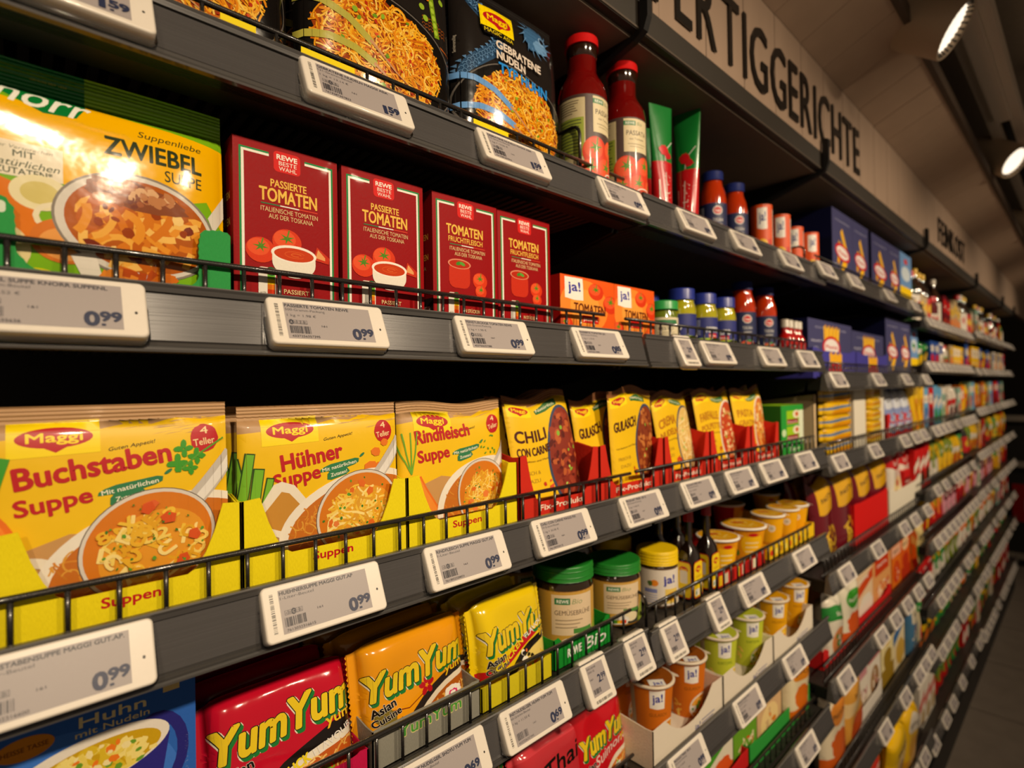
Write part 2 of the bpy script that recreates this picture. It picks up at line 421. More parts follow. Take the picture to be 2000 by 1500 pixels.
# lettering
def lettering(word, x0, x1, z0, z1, label):
    root = empty('wall_lettering', (x0, 0, z0)); tag(root, label, 'sign')
    V, F = text_mesh(word, .0); mn, mx_ = V[:, 0].min(), V[:, 0].max(); s = (x1-x0)/(mx_-mn)
    # one mesh per letter
    adv = 0; gaps = []
    ws = []
    for ch in word:
        W, G = text_mesh(ch, .0); ws.append((W[:, 0].min(), W[:, 0].max()))
    tot = sum(b-a for a, b in ws)+.15*(len(word)-1); s = (x1-x0)/tot; x = 0
    for ch, (a, b) in zip(word, ws):
        W, G = text_mesh(ch, .0); mb = MB()
        P = [((p[0]-a)*s+x, p[1]*(z1-z0)/.72) for p in W]
        mb.add([(px, -.0025, pz) for px, pz in P], [tuple(g) for g in G], 0x14110E); mb.add([(px, 0, pz) for px, pz in P], [tuple(g) for g in G], 0x14110E)
        n = len(P); cnt = {}
        for g_ in G:
            for i in range(len(g_)):
                e = (g_[i], g_[(i+1) % len(g_)]); cnt[frozenset(e)] = cnt.get(frozenset(e), 0)+1
        for e, c in cnt.items():
            if c == 1:
                i, j = tuple(e); mb.add([(P[i][0], -.0025, P[i][1]), (P[j][0], -.0025, P[j][1]), (P[j][0], 0, P[j][1]), (P[i][0], 0, P[i][1])], [(0, 1, 2, 3)], 0x14110E)
        mb.build('letter', 'plastic', root); x += (b-a+.15)*s
    root.location.y = -.0015
xE0, xE1 = wx(1320, 0, 0), wx(1676, 300, 0)
wF = (xE1-xE0)/13.2
lettering('FERTIGGERICHTE', xE0-wF*.95, xE1, wz(1500, 190, 0)-.003, wz(1669, 248, 0), 'large black letters FERTIGGERICHTE on the pale wooden header')
lettering('FEINKOST', wx(1831, 440, 0), wx(1882, 470, 0), wz(1500, 190, 0)+.006, wz(1669, 248, 0)-.01, 'smaller black letters FEINKOST further along the wooden header')
lettering('KAFFEE', wx(1975, 600, 0), wx(1990, 600, 0), wz(1500, 190, 0)+.006, wz(1669, 248, 0)-.01, 'blurred black letters at the far end of the wooden header') if False else None

# top shelf (no tags) with its dark fascia and bent hanger arms
for s_, (x0, x1) in SEC.items():
    r = empty('top_shelf', (x0, 0, ZA-.04)); tag(r, f'dark top shelf without price tags over the {BAY[s_]} bay', 'shelf', 'untagged top shelves')
    m = MB(); m.box(0, x1-x0, .012, .398, -.004, .010, 0x7a6a5a); m.build('deck', 'dull_paint', r)
    m = MB(); m.box(0, x1-x0, 0, .012, 0, .040, 0x37322c); m.box(0, x1-x0, -.0015, 0, .001, .0035, 0x5a4f44); m.build('fascia', 'powder_metal', r)
    m = MB(); m.box(.003, x1-x0-.003, .38, .398, -.03, -.004, 0x0d0b0a); m.build('back_beam', 'powder_metal', r)
    m = MB()
    m.sheet([(.398, -.004), (.398, -.075), (.16, -.055), (.03, -.018), (.006, -.012), (-.010, -.004), (-.016, .012), (-.016, .062), (-.008, .066), (-.004, .060), (-.004, .0), (.012, -.004)], x1-x0-.007, x1-x0+.003, 0x0b0908, axis='x')
    m.build('hanger_arm', 'powder_metal', r)
m = MB(); m.box(-.4, .639, .012, .03, ZA+.001, ZA+.30, 0x26231f); struct(m.build('trim_1', 'dull_paint'))

# ------------------------------------------------------------------ shelves, rails, guards
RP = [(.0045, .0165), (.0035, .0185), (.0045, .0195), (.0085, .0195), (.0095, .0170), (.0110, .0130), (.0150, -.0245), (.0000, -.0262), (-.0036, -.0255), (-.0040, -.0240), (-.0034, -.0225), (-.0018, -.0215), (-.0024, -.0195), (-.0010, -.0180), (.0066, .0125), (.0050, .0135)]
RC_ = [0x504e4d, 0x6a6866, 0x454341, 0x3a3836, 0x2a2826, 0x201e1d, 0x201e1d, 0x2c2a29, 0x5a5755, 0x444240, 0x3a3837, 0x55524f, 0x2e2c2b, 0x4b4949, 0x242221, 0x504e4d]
for s_, (x0, x1) in SEC.items():
    L_ = x1-x0
    for ri, zc in enumerate(ROWS[s_]):
        row = ri+1
        if s_ == 1 and row > 5: continue
        r = empty('gondola_shelf', (x0, 0, H0+zc))
        tag(r, f'dark metal shelf with grey price rail, {ORD[row]} from the top in the {BAY[s_]} bay', 'shelf', 'tagged shelves of the long shelving run')
        m = MB(); m.box(0, L_, .0125, .40, .001, .004, 0x2a2622); m.box(0, L_, .0155, .040, -.024, .001, 0x0f0d0c)
        if s_ <= 2 and row <= 2:
            n = int(L_/.0125)
            for k in range(n): m.box(.004+k*.0125, .004+k*.0125+.006, .045, .39, -.006, .001, 0x5a5248)
        m.build('deck', 'powder_metal', r)
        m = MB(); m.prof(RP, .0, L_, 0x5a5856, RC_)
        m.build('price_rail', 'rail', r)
        for bx in (.0, L_-.004):
            m = MB(); m.sheet([(.40, .0), (.40, -.075), (.30, -.075), (.05, -.026), (.04, .0)], bx, bx+.004, 0x100e0d, axis='x'); m.build('bracket', 'powder_metal', r)
    # uprights and perforated back
    r = empty('shelving_unit', (x0, .40, 0)); tag(r, f'black metal back panel with slotted uprights behind the {BAY[s_]} bay', 'shelving')
    m = MB(); m.box(0, L_, .012, .02, .05, H0+.46, 0x14110f); m.build('back_panel', 'powder_metal', r)
    for ux in (.0, L_-.03):
        m = MB(); m.box(ux, ux+.03, .001, .012, .05, H0+.46, 0x2a2622)
        for k in range(28): m.box(ux+.012, ux+.018, .0, .001, .1+k*.066, .13+k*.066, 0x050505)
        m.build('upright', 'powder_metal', r)
    m = MB(); m.box(x0, x1, .02, .40, .0, .12, 0x1b1917); tag(m.build('plinth', 'powder_metal'), f'dark kick plinth under the {BAY[s_]} bay', 'plinth')
GZ = .0402
def guard(s_, row, x0, x1, label, single=True, gz=GZ):
    z = H0+ROWS[s_][row-1]
    r = empty('wire_guard', (x0, .0255, z)); tag(r, label, 'wire guard', 'black wire guards')
    L_ = x1-x0
    m = MB(); m.tube([(0, 0, gz), (L_, 0, gz)], .0023, 0x2e2b29); m.build('top_rod', 'black_wire', r)
    m = MB(); m.tube([(0, 0, .0058), (L_, 0, .0058)], .0017, 0x2e2b29); m.build('bottom_rod', 'black_wire', r)
    first = None; k = 0; x = (-.0037-x0) % .02555
    if single:
        while x < L_:
            if first is None:
                m = MB(); m.tube([(0, 0, .0042), (0, 0, gz-.001)], .00165, 0x2e2b29, 6); first = m.build('rod', 'black_wire', r); o = first
            else: o = first.copy(); COL.objects.link(o)
            o.location = (x, 0, 0); x += .02555
    else:
        m = MB()
        while x < L_: m.tube([(x, .003, .004), (x, .003, gz-.001)], .0014, 0x2e2b29, 5); x += .02555
        m.build('rods', 'black_wire', r, kind='stuff')
NR = ['', 'top', 'second', 'third', 'fourth', 'fifth', 'sixth', 'seventh', 'eighth']
guard(1, 1, -.38, .602, 'black wire guard in front of the black noodle pouches, first bay')
guard(2, 1, .622, 1.298, 'black wire guard in front of the green tubes and cans', gz=.030)
guard(1, 2, -.38, .553, 'black wire guard in front of the dark red tomato cartons')
guard(2, 2, .600, 1.262, 'black wire guard in front of the pesto jars')
guard(1, 3, -.38, .605, 'black wire guard in front of the yellow soup pouches')
guard(2, 3, .617, 1.300, 'black wire guard in front of the leaning pasta mix pouches')
guard(1, 4, -.38, .600, 'black wire guard in front of the yellow noodle packs and green-lid jars')
guard(2, 4, .640, 1.270, 'black wire guard in front of the brown sauce bottles')
guard(1, 5, -.38, .600, 'black wire guard in front of the red noodle packs, fifth shelf')
guard(2, 6, .640, 1.270, 'black wire guard on the sixth shelf of the second bay', False)
for rw in range(1, 8): guard(3, rw, 1.33, 2.32, f'blurred black wire guard on the {NR[rw]} shelf of the third bay', rw in (2, 3, 4))
for rw in range(3, 7): guard(4, rw, 2.36, 3.48, f'blurred black wire guard on the {NR[rw]} shelf of the fourth bay', False)
# divider hoops standing on the shelves
def hoop(x, s_, row, label, h=.062, wd=.08):
    z = deck(s_, row); r = tag(empty('divider_hoop', (x, .030, z)), label, 'divider', 'wire dividers')
    m = MB(); P = [(0, 0, 0), (0, 0, h-.012)]+[(0, .012-.012*math.cos(math.radians(a)), h-.012+.012*math.sin(math.radians(a))) for a in (30, 60, 90)]
    P += [(0, wd, h), (0, wd, .0)]
    m.tube(P, .0022, 0x24211f); m.build('hoop', 'black_wire', r)
    m = MB(); m.box(-.01, .01, -.004, .012, 0, .003, 0x24211f); m.build('foot_clip', 'black_wire', r)
hoop(wx(1120, 260, .04), 1, 1, 'bent black divider wire standing beside the first glass passata bottle', .085)
hoop(wx(1262, 1200, .03), 2, 4, 'bent black divider wire at the joint beside the yellow-lid jar', .052)
hoop(wx(1570, 470, .03), 3, 1, 'bent black divider wire in front of the last orange can', .05)

# ------------------------------------------------------------------ price tags
TW, TH, TD = .0925, .0385, .0105
def make_tag(art_case, art_scr, w_=TW, h_=TH, name='price_tag'):
    m = rbox_mb(w_, h_, TD, .0038, .0012, 0xE9E0D2)
    m2 = MB(); m2.art(art_case, None); off = (-w_/2, -.00005, -h_/2)
    m.add([(x+off[0], y+off[1], z+off[2]) for x, y, z in m2.v], m2.f, m2.c, m2.n)
    root = m.build(name, 'tag_plastic')
    m3 = MB(); m3.art(art_scr, None)
    m = MB(); m.add([(x+off[0], y-.0001, z+off[2]) for x, y, z in m3.v], m3.f, m3.c, m3.n); m.build('screen', 'screen', root)
    m = rbox_mb(w_+.0032, h_+.0032, .0035, .0048, .0005, 0xDDE2E8)
    m.v = [(x, y+.0068, z) for x, y, z in m.v]; m.build('clear_holder', 'clear_plastic', root)
    return Proto(root)
INK = 0x3A3A42; BLUE = 0x28304E
def tag_art(t1, t2, t3, price, seed, hi='A', num='4337256357395', ok=True):
    a = Art(92.5, 38.5, seed); a.barcode(5.2, 6, 7.8, 33, 0x4a4540, vert=True); a.ell(86.5, 16.5, .8, 1.0, 0x2f2b28)
    s = Art(92.5, 38.5, seed); s.rect(11.5, 4.2, 79.8, 34.4, 0xA59C9A)
    w1 = len(t1)*2.25
    s.text(t1, 12.3, 30.8, min(12.3+w1, 78.5), 2.6, INK, bold=.06); s.text(t2, 12.3, 27.6, 12.3+len(t2)*1.75, 2.1, INK, bold=.01)
    if t3: s.text(t3, 13, 22.8, 13+len(t3)*1.65, 2.1, INK, bold=.01)
    if ok:
        for i, ch in enumerate('ABCDE'):
            x = 14+i*2.6; s.rect(x, 16.6, x+2.4, 19.7, INK); s.rect(x+.25, 16.85, x+2.15, 19.45, 0xA59C9A)
            if ch == hi: s.ell(x+1.2, 18.1, 1.75, 2.2, INK, n=14); s.text(ch, x+.45, 17, x+1.95, 2.1, 0xA59C9A, bold=.03)
            else: s.text(ch, x+.55, 17.2, x+1.85, 1.7, INK, bold=0)
    s.barcode(13.5, 8.6, 28.5, 14.8, INK); s.text(num, 14, 5.4, 34.5, 1.9, INK, bold=.01)
    s.text('161', 37.5, 15, 41.5, 1.6, INK, bold=.01)
    s.text(price[0], 61.8 if price[0] != '1' else 64.2, 6.2, 68.2 if price[0] != '1' else 67.2, 9.2, BLUE, bold=.08 if price[0] != '1' else .03); s.text(price[2], 69, 9.4, 73.6, 6.4, BLUE, bold=.08); s.text(price[3], 74.3, 9.4, 78.9, 6.4, BLUE, bold=.08)
    s.rect(69.3, 6.1, 71.3, 7.5, BLUE)
    return a, s
TILT = 25
def put_tag(P, px, py, s_, row, label, grp, x=None, z=None):
    if x is None: x = wx(px, py, -.004)
    zz = H0+ROWS[s_][row-1] if z is None else z
    o = P.put(x, -.0045, zz, label, 'price tag', grp); o.rotation_euler = (-math.radians(TILT), 0, 0)
    return o
def T(px, py, s_, row, txt, label):
    i = int(px*7+py); P = make_tag(*tag_art(*txt[:4], i, **(txt[4] if len(txt) > 4 else {}))); put_tag(P, px, py, s_, row, label, x={132: wx(303, 60, -.004)-.0465, 145: wx(289, 600, -.004)-.0465, 150: wx(304, 1250, -.004)-.0465}.get(px), grp= f'landscape price tags on the {NR[row]} rail of the {BAY[s_]} bay')
T(132, 22, 1, 1, ('GEBR NUDELN MAGGI ASIA', '121-Gramm-Beutel', '1 kg = 13.14 €', '1.59', dict(num='7613287657', hi='C')), 'white tag reading 1.59 under the leftmost black pouch')
T(705, 190, 1, 1, ('GEBRATENE NUDELN MAGGI ASIA', '121-Gramm-Beutel', '1 kg = 13.14 €', '1.59', dict(num='7613287657823', hi='C')), 'white tag GEBRATENE NUDELN 1.59 under the orange-lettered black pouch')
T(1008, 305, 1, 1, ('GEBRATENE NUDELN MAGGI ASIA', '119-Gramm-Beutel', '1 kg = 13.36 €', '1.59', dict(num='7613287657816', hi='C')), 'white tag reading 1.59 under the blue dragon pouch')
T(145, 600, 1, 2, ('ZWIEBEL SUPPE KNORR SUPPENL', '62-Gramm-Beutel', '1 kg = 3.52 €', '0.99', dict(num='8714100635636')), 'white tag reading 0.99 under the big green and yellow soup pouch')
T(648, 632, 1, 2, ('PASSIERTE TOMATEN REWE', '500-Gramm-Packung', '1 kg = 1.98 €', '0.99'), 'white tag PASSIERTE TOMATEN 0.99 under the two larger tomato cartons')
T(970, 655, 1, 2, ('FEINSTUECKIGE TOMATEN REWE', '500-Gramm-Packung', '1 kg = 1.98 €', '0.99', dict(num='4337256357388')), 'white tag FEINSTUECKIGE TOMATEN 0.99 under the Fruchtfleisch cartons')
T(1175, 672, 1, 2, ('PASSIERTE TOMATEN JA!', '500-Gramm-Packung', '1 kg = 1.70 €', '0.85', dict(num='4337256118361')), 'white tag reading 0.85 under the orange tomato cartons')
T(150, 1310, 1, 3, ('BUCHSTABENSUPPE MAGGI GUT.AP.', '1-Liter-Beutel', '', '0.99', dict(num='7613032316600', hi='C')), 'white tag BUCHSTABENSUPPE 0.99 under the alphabet soup pouch')
T(640, 1170, 1, 3, ('HUEHNERSUPPE MAGGI GUT.AP', '1-Liter-Beutel', '', '0.99', dict(num='7613032316615', hi='C')), 'white tag HUEHNERSUPPE 0.99 under the chicken soup pouch')
T(918, 1088, 1, 3, ('RINDFLEISCH SUPPE MAGGI GUT.AP', '1-Liter-Beutel', '', '0.99', dict(num='7613032320021', hi='C')), 'white tag RINDFLEISCH SUPPE 0.99 under the beef soup pouch')
T(1105, 1033, 1, 3, ('CHILI CON CARNE MAGGI FIX', '33-Gramm-Beutel', '1 kg = 30.00 €', '0.99', dict(num='7613035012', hi='B')), 'white tag CHILI CON CARNE 0.99 under the chili pouch')
T(875, 1480, 1, 4, ('INST.NUDELGER. SHOYU YUM YUM', '60-Gramm-Beutel', '1 kg = 11.50 €', '0.69', dict(ok=False)), 'white tag SHOYU 0.69 under the orange noodle pack')
T(1050, 1393, 1, 4, ('INST.NUDELGER. HUHN YUM YUM', '60-Gramm-Beutel', '1 kg = 11.50 €', '0.69', dict(ok=False)), 'white tag HUHN 0.69 under the yellow chicken noodle pack')
Lp = make_tag(*tag_art('PRODUKT PREIS 100 G', '150-Gramm-Packung', '1 kg = 6.60 €', '0.99', 5))
a = Art(45, 50, 3); a.barcode(8, 3, 37, 6.2, 0x4a4540); a.ell(22, 46.5, .8, .8, 0x2f2b28)
s = Art(45, 50, 3); s.rect(7.5, 10, 37, 42, 0xA59C9A); s.text('BRUEHE', 9, 38, 24, 2, INK); s.text('250 G', 9, 34.5, 20, 2, INK)
s.text('2', 22, 22, 27, 8, BLUE, bold=.05); s.text('99', 28, 24.5, 35.5, 5.5, BLUE, bold=.05); s.rect(28, 22, 30, 23.3, BLUE); s.barcode(9, 12.5, 22, 17.5, INK); s.text('161', 9, 27, 14, 1.8, INK)
Pt = make_tag(a, s, .045, .050)
def near_tags(lst, s_, row, where, P=None):
    for i, it in enumerate(lst):
        px, py = it[0], it[1]; Q = Pt if (len(it) > 2 and it[2]) else Lp
        put_tag(Q, px, py, s_, row, f'{"portrait" if Q is Pt else "landscape"} white price tag, {ORD[i+1]} along {where}', f'price tags on the {NR[row]} rail of the {BAY[s_]} bay')
near_tags([(1220, 385)], 1, 1, 'the top rail under the passata bottles')
near_tags([(1168, 1320, 1), (1250, 1280, 1)], 1, 4, 'the fourth rail under the green-lid jars')
near_tags([(1362, 442), (1458, 475), (1546, 507)], 2, 1, 'the top rail under tubes and cans')
near_tags([(1343, 687, 1), (1405, 688), (1510, 697), (1580, 700)], 2, 2, 'the second rail under pesto and sauce jars')
near_tags([(1260, 990), (1370, 957), (1450, 935), (1512, 920), (1577, 902)], 2, 3, 'the third rail under red mix trays')
near_tags([(1317, 1247, 1), (1405, 1197, 1), (1475, 1145), (1573, 1088)], 2, 4, 'the fourth rail under sauce bottles and cups')
near_tags([(1348, 1475), (1465, 1375), (1555, 1291)], 2, 5, 'the fifth rail under the white cup trays')
near_tags([(1579, 1459)], 2, 6, 'the sixth rail of the second bay')
near_tags([(1617, 532), (1672, 552), (1740, 577), (1790, 597)], 3, 1, 'the top rail under the blue pasta boxes')
near_tags([(1640, 740), (1718, 740), (1773, 742), (1812, 742)], 3, 2, 'the second rail under blue display cartons')
near_tags([(1644, 901), (1712, 880), (1770, 860), (1791, 851), (1807, 850)], 3, 3, 'the third rail of the third bay')
near_tags([(1656, 1110), (1717, 1070), (1769, 1031), (1790, 1015), (1814, 997)], 3, 4, 'the fourth rail of the third bay')
near_tags([(1655, 1322), (1724, 1240), (1752, 1206), (1775, 1179), (1796, 1155), (1815, 1135)], 3, 5, 'the fifth rail of the third bay')
near_tags([(1579, 1590), (1655, 1520), (1732, 1424), (1771, 1360), (1797, 1315), (1809, 1295), (1821, 1275)], 3, 6, 'the sixth rail of the third bay')
rr = random.Random(4)
def far_tags(s_, row, x0, x1, xs=None):
    x = x0; i = 0
    xs = xs or []
    if not xs:
        while x < x1: xs.append(x); x += rr.choice((.098, .098, .1, .16, .2))
    for i, x in enumerate(xs):
        put_tag(Lp, 0, 0, s_, row, f'blurred white price tag, {ORD[min(i+1, 20)]} on the {NR[row]} rail of the {BAY[s_]} bay', f'price tags on the {NR[row]} rail of the {BAY[s_]} bay', x=x)
far_tags(3, 7, 0, 0, [1.62, 1.84, 2.05, 2.17])
far_tags(4, 1, 2.42, 3.46, [2.42+.1*i for i in range(10)])
far_tags(4, 2, 2.42, 3.46, [2.42+.1*i for i in range(10)])
far_tags(4, 3, 2.48, 3.46); far_tags(4, 4, 2.48, 3.46); far_tags(4, 5, 2.46, 3.46); far_tags(4, 6, 2.49, 3.46); far_tags(4, 7, 2.49, 3.46)
far_tags(4, 8, 0, 0, [wx(p, q, 0) for p, q in ((1825, 1455), (1847, 1404), (1861, 1375), (1879, 1337), (1897, 1296), (1912, 1262), (1919, 1250))])
for s_ in (5, 6):
    for rw in range(1, 9): far_tags(s_, rw, SEC[s_][0]+.07, SEC[s_][1]-.05)

# ------------------------------------------------------------------ package shapes
def rise(t, p=4): return max(0.0, 1-abs(2*t-1)**p)**.5
def pouch_fn(w_, h, T_, seed, seal=.013, wr=.0006, side=True):
    r = random.Random(seed); K = [(r.uniform(-60, 60), r.uniform(-60, 60), r.uniform(0, 6.3)) for _ in range(4)]
    def fn(u, v, off=0):
        tu = min(max(u/w_, 0), 1); vv = min(max(v/(h-seal), 0), 1)
        b = T_*.5*(rise(tu, 4) if side else 1)*rise(vv, 5) if v < h-seal else 0
        wk = wr*sum(math.sin(a*u+b_*v+c) for a, b_, c in K)*(.3+.7*rise(tu, 2)*rise(vv, 3))
        if v > h-seal: wk = .0005*math.sin((v-(h-seal))*2*math.pi/.0026)+.0009*math.sin(u*40+seed)
        return (u, -b-wk-off, v)
    return fn
def pouch(name, w_, h, T_, A, seed, back=0x8a7a60, seal=.013, side_col=None, mat='matt_pouch', base=0xF2C200, wr=.0006, cell=9, top_wave=0, dark_top=None):
    fn0 = pouch_fn(w_, h, T_, seed, seal, wr)
    if top_wave:
        fn = lambda u, v, off=0: (lambda p: (p[0], p[1], p[2]+top_wave*(v/h)*math.sin(u/w_*7+seed)*.6))(fn0(u, v, off))
    else: fn = fn0
    m = MB(); vs = [h-seal+seal*i/15 for i in range(16)]; vl = [(h-seal)*j/20 for j in range(20)]+vs
    if not A: m.surf(fn, 0, w_, 0, h, 22, 0, base, vsl=vl)
    bk = lambda u, v, off=0: (u, .0004-(fn(u, v, 0)[1] if v <= h-seal else -fn(u, v, 0)[1]), fn(u, v, 0)[2])
    m.surf(bk, 0, w_, 0, h, 10, 0, back, flip=True, vsl=vl[::2]+[h])
    if A:
        hs_ = (h-seal)*1e3; nn = int(hs_/5.5); m.art(A, fn, 5.5, [hs_*k/nn for k in range(nn)]+[hs_+seal*1e3*k/14 for k in range(16)])
    return m.build(name, mat)
def box_pkg(name, w_, h, d, A, base, side, top=None, mat='carton', artside=None, bulge=0.0, chip=True):
    m = MB()
    if bulge:
        fn = lambda u, v, off=0: (u, -bulge*rise(u/w_, 3)*rise(v/h, 3)-off, v)
    else:
        fn = None; m.add([(0, 0, 0), (w_, 0, 0), (w_, 0, h), (0, 0, h)], [(0, 1, 2, 3)], base)
    e = .0006
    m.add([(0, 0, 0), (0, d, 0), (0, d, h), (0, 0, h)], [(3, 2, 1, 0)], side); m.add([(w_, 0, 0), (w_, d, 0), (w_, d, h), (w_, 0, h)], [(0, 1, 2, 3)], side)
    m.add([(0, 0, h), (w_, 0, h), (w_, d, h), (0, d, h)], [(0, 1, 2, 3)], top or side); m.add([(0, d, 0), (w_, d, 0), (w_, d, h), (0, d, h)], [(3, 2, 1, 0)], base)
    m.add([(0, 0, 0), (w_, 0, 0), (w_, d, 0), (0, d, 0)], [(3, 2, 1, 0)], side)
    if A: m.art(A, fn, 9 if bulge else None)
    if artside:      # print on the near (-x) end
        V, F, C = artside.mesh(None); m.add([(-w2/1e3-2e-5, d-u/1e3, v/1e3) for u, v, w2 in V], F, C, [(-1, 0, 0)]*len(V))
    return m.build(name, mat)
def cyl_fn(r, ang0=0): return lambda u, v, off=0: ((r+off)*math.sin(u/r+ang0), -(r+off)*math.cos(u/r+ang0), v)
def label_part(A, r, z0, parent, mat='paper_label', ang0=0, cell=5, base=0xE0D2B0, wrap=True):
    m = MB(); fn = cyl_fn(r, ang0-A.w/2e3/r); f2 = lambda u, v, off=0: (lambda p: (p[0], p[1], p[2]+z0))(fn(u, v, off))
    h = A.h/1e3
    if wrap: m.lathe([[(r-.0002, z0), (r-.0002, z0+h)]], base)
    m.art(A, f2, cell); return m.build('label', mat, parent)
def tray(x0, x1, y0, depth, base, hs, hm, col, s_, row, label, cat='display tray', text=None, tcol=0xC4161C, wing=.22, inner=0xB9A27C, textw=None, zt=.008, group=None, art=None, th=.0012):
    """open display carton: outline of the front wall dips between two wings"""
    z = deck(s_, row); w_ = x1-x0; r = tag(empty('display_tray', (x0, y0, z)), label, cat, group)
    P = [(0, 0), (w_, 0), (w_, hs), (w_*(1-wing*.35), hs+.001)]
    P += [(w_*(1-wing*.35)-w_*wing*.65*t, hm+(hs-hm)*(1-t)**1.8) for t in (.25, .5, .75, 1)]
    P += [(w_*wing-w_*wing*.65*t, hm+(hs-hm)*t**1.8) for t in (0, .25, .5, .75)]
    P += [(w_*wing*.35, hs+.001), (0, hs)]
    m = MB(); m.sheet(P, 0, th, col)
    if text:
        A = Art(w_*1e3, hs*1e3, 1); tw = textw or w_*.4; A.text(text, w_*500-tw*500, zt*1e3, w_*500+tw*500, 6.6, tcol, bold=.05); m.art(A, None)
    if art: m.art(art, None)
    m.build('front_wall', 'cardboard', r)
    for xx in (0, w_-th):
        m = MB(); m.sheet([(0, 0), (depth, 0), (depth, hs*1.15), (depth*.5, hs*1.1), (.012, hs*.98), (0, hs)], xx, xx+th, col, axis='x')
        m.build('side_wall', 'cardboard', r)
    m = MB(); m.box(0, w_, 0, depth, 0, .001, inner); m.build('base', 'cardboard', r)
    return r
def Qf(y, ox, oz):
    def f(px, py):
        p = at(px, py, y); return ((p[0]-ox)*1e3, (p[2]-oz)*1e3)
    return f

# ------------------------------------------------------------------ row 3: yellow soup pouches
KRAFT, YEL, RED, DY = 0xBC9468, 0xF2C404, 0xC01820, 0xFFE000
def logo(A, x0, y0, x1, y1, rot=0, flip=False):
    A.poly([(x0, y0-.6), (x1, y0+.6), (x1, y1+.6), (x0, y1-.6)], DY)
    cx, cy, w2, h2 = (x0+x1)/2, (y0+y1)/2+.5, (x1-x0)*.42, (y1-y0)*.30
    A.ell(cx, cy, w2, h2, RED, rot=1); A.poly([(cx-w2*.35, cy-h2*.85), (cx+w2*.35, cy-h2*.85), (cx+.3, cy-h2*1.45)], RED)
    A.text('Maggi', cx-w2*.72, cy-h2*.40, cx+w2*.72, h2*.92, DY, bold=.045, rot=1)
def green_claim(A, x, y, s=1, rot=9):
    R = math.radians(rot)
    def t(a, b): return (x+(a*math.cos(R)-b*math.sin(R))*s, y+(a*math.sin(R)+b*math.cos(R))*s)
    A.poly([t(-2, 1), t(6, 0), t(10, -2), t(14, -2.2), (t(34, -.5)), t(39, 1), t(40, 4.4), t(36, 5.8), t(10, 6.2), t(3, 5), t(-1, 3.4)], 0x2E7D50)
    A.poly([t(4, -7.6), t(8, -9), t(24, -7.8), t(28, -5.5), t(26, -1.5), t(8, 0), t(5, -2.5)], 0x2E7D50)
    A.ell(*t(44, 7), 3.2*s, 1.3*s, 0x2E7D50, rot=35, n=12)
    A.text('Mit natürlichen', *t(.5, .6), t(.5, .6)[0]+36*s, 3.6*s, 0xF4EFD8, rot=rot, bold=.025)
    A.text('Zutaten!', *t(8, -6.2), t(8, -6.2)[0]+17*s, 3.4*s, 0xF4EFD8, rot=rot, bold=.025)
NOOD = [0xF2C53C, 0xEDB62A, 0xF6D566, 0xE5A81E, 0xFAE08A]
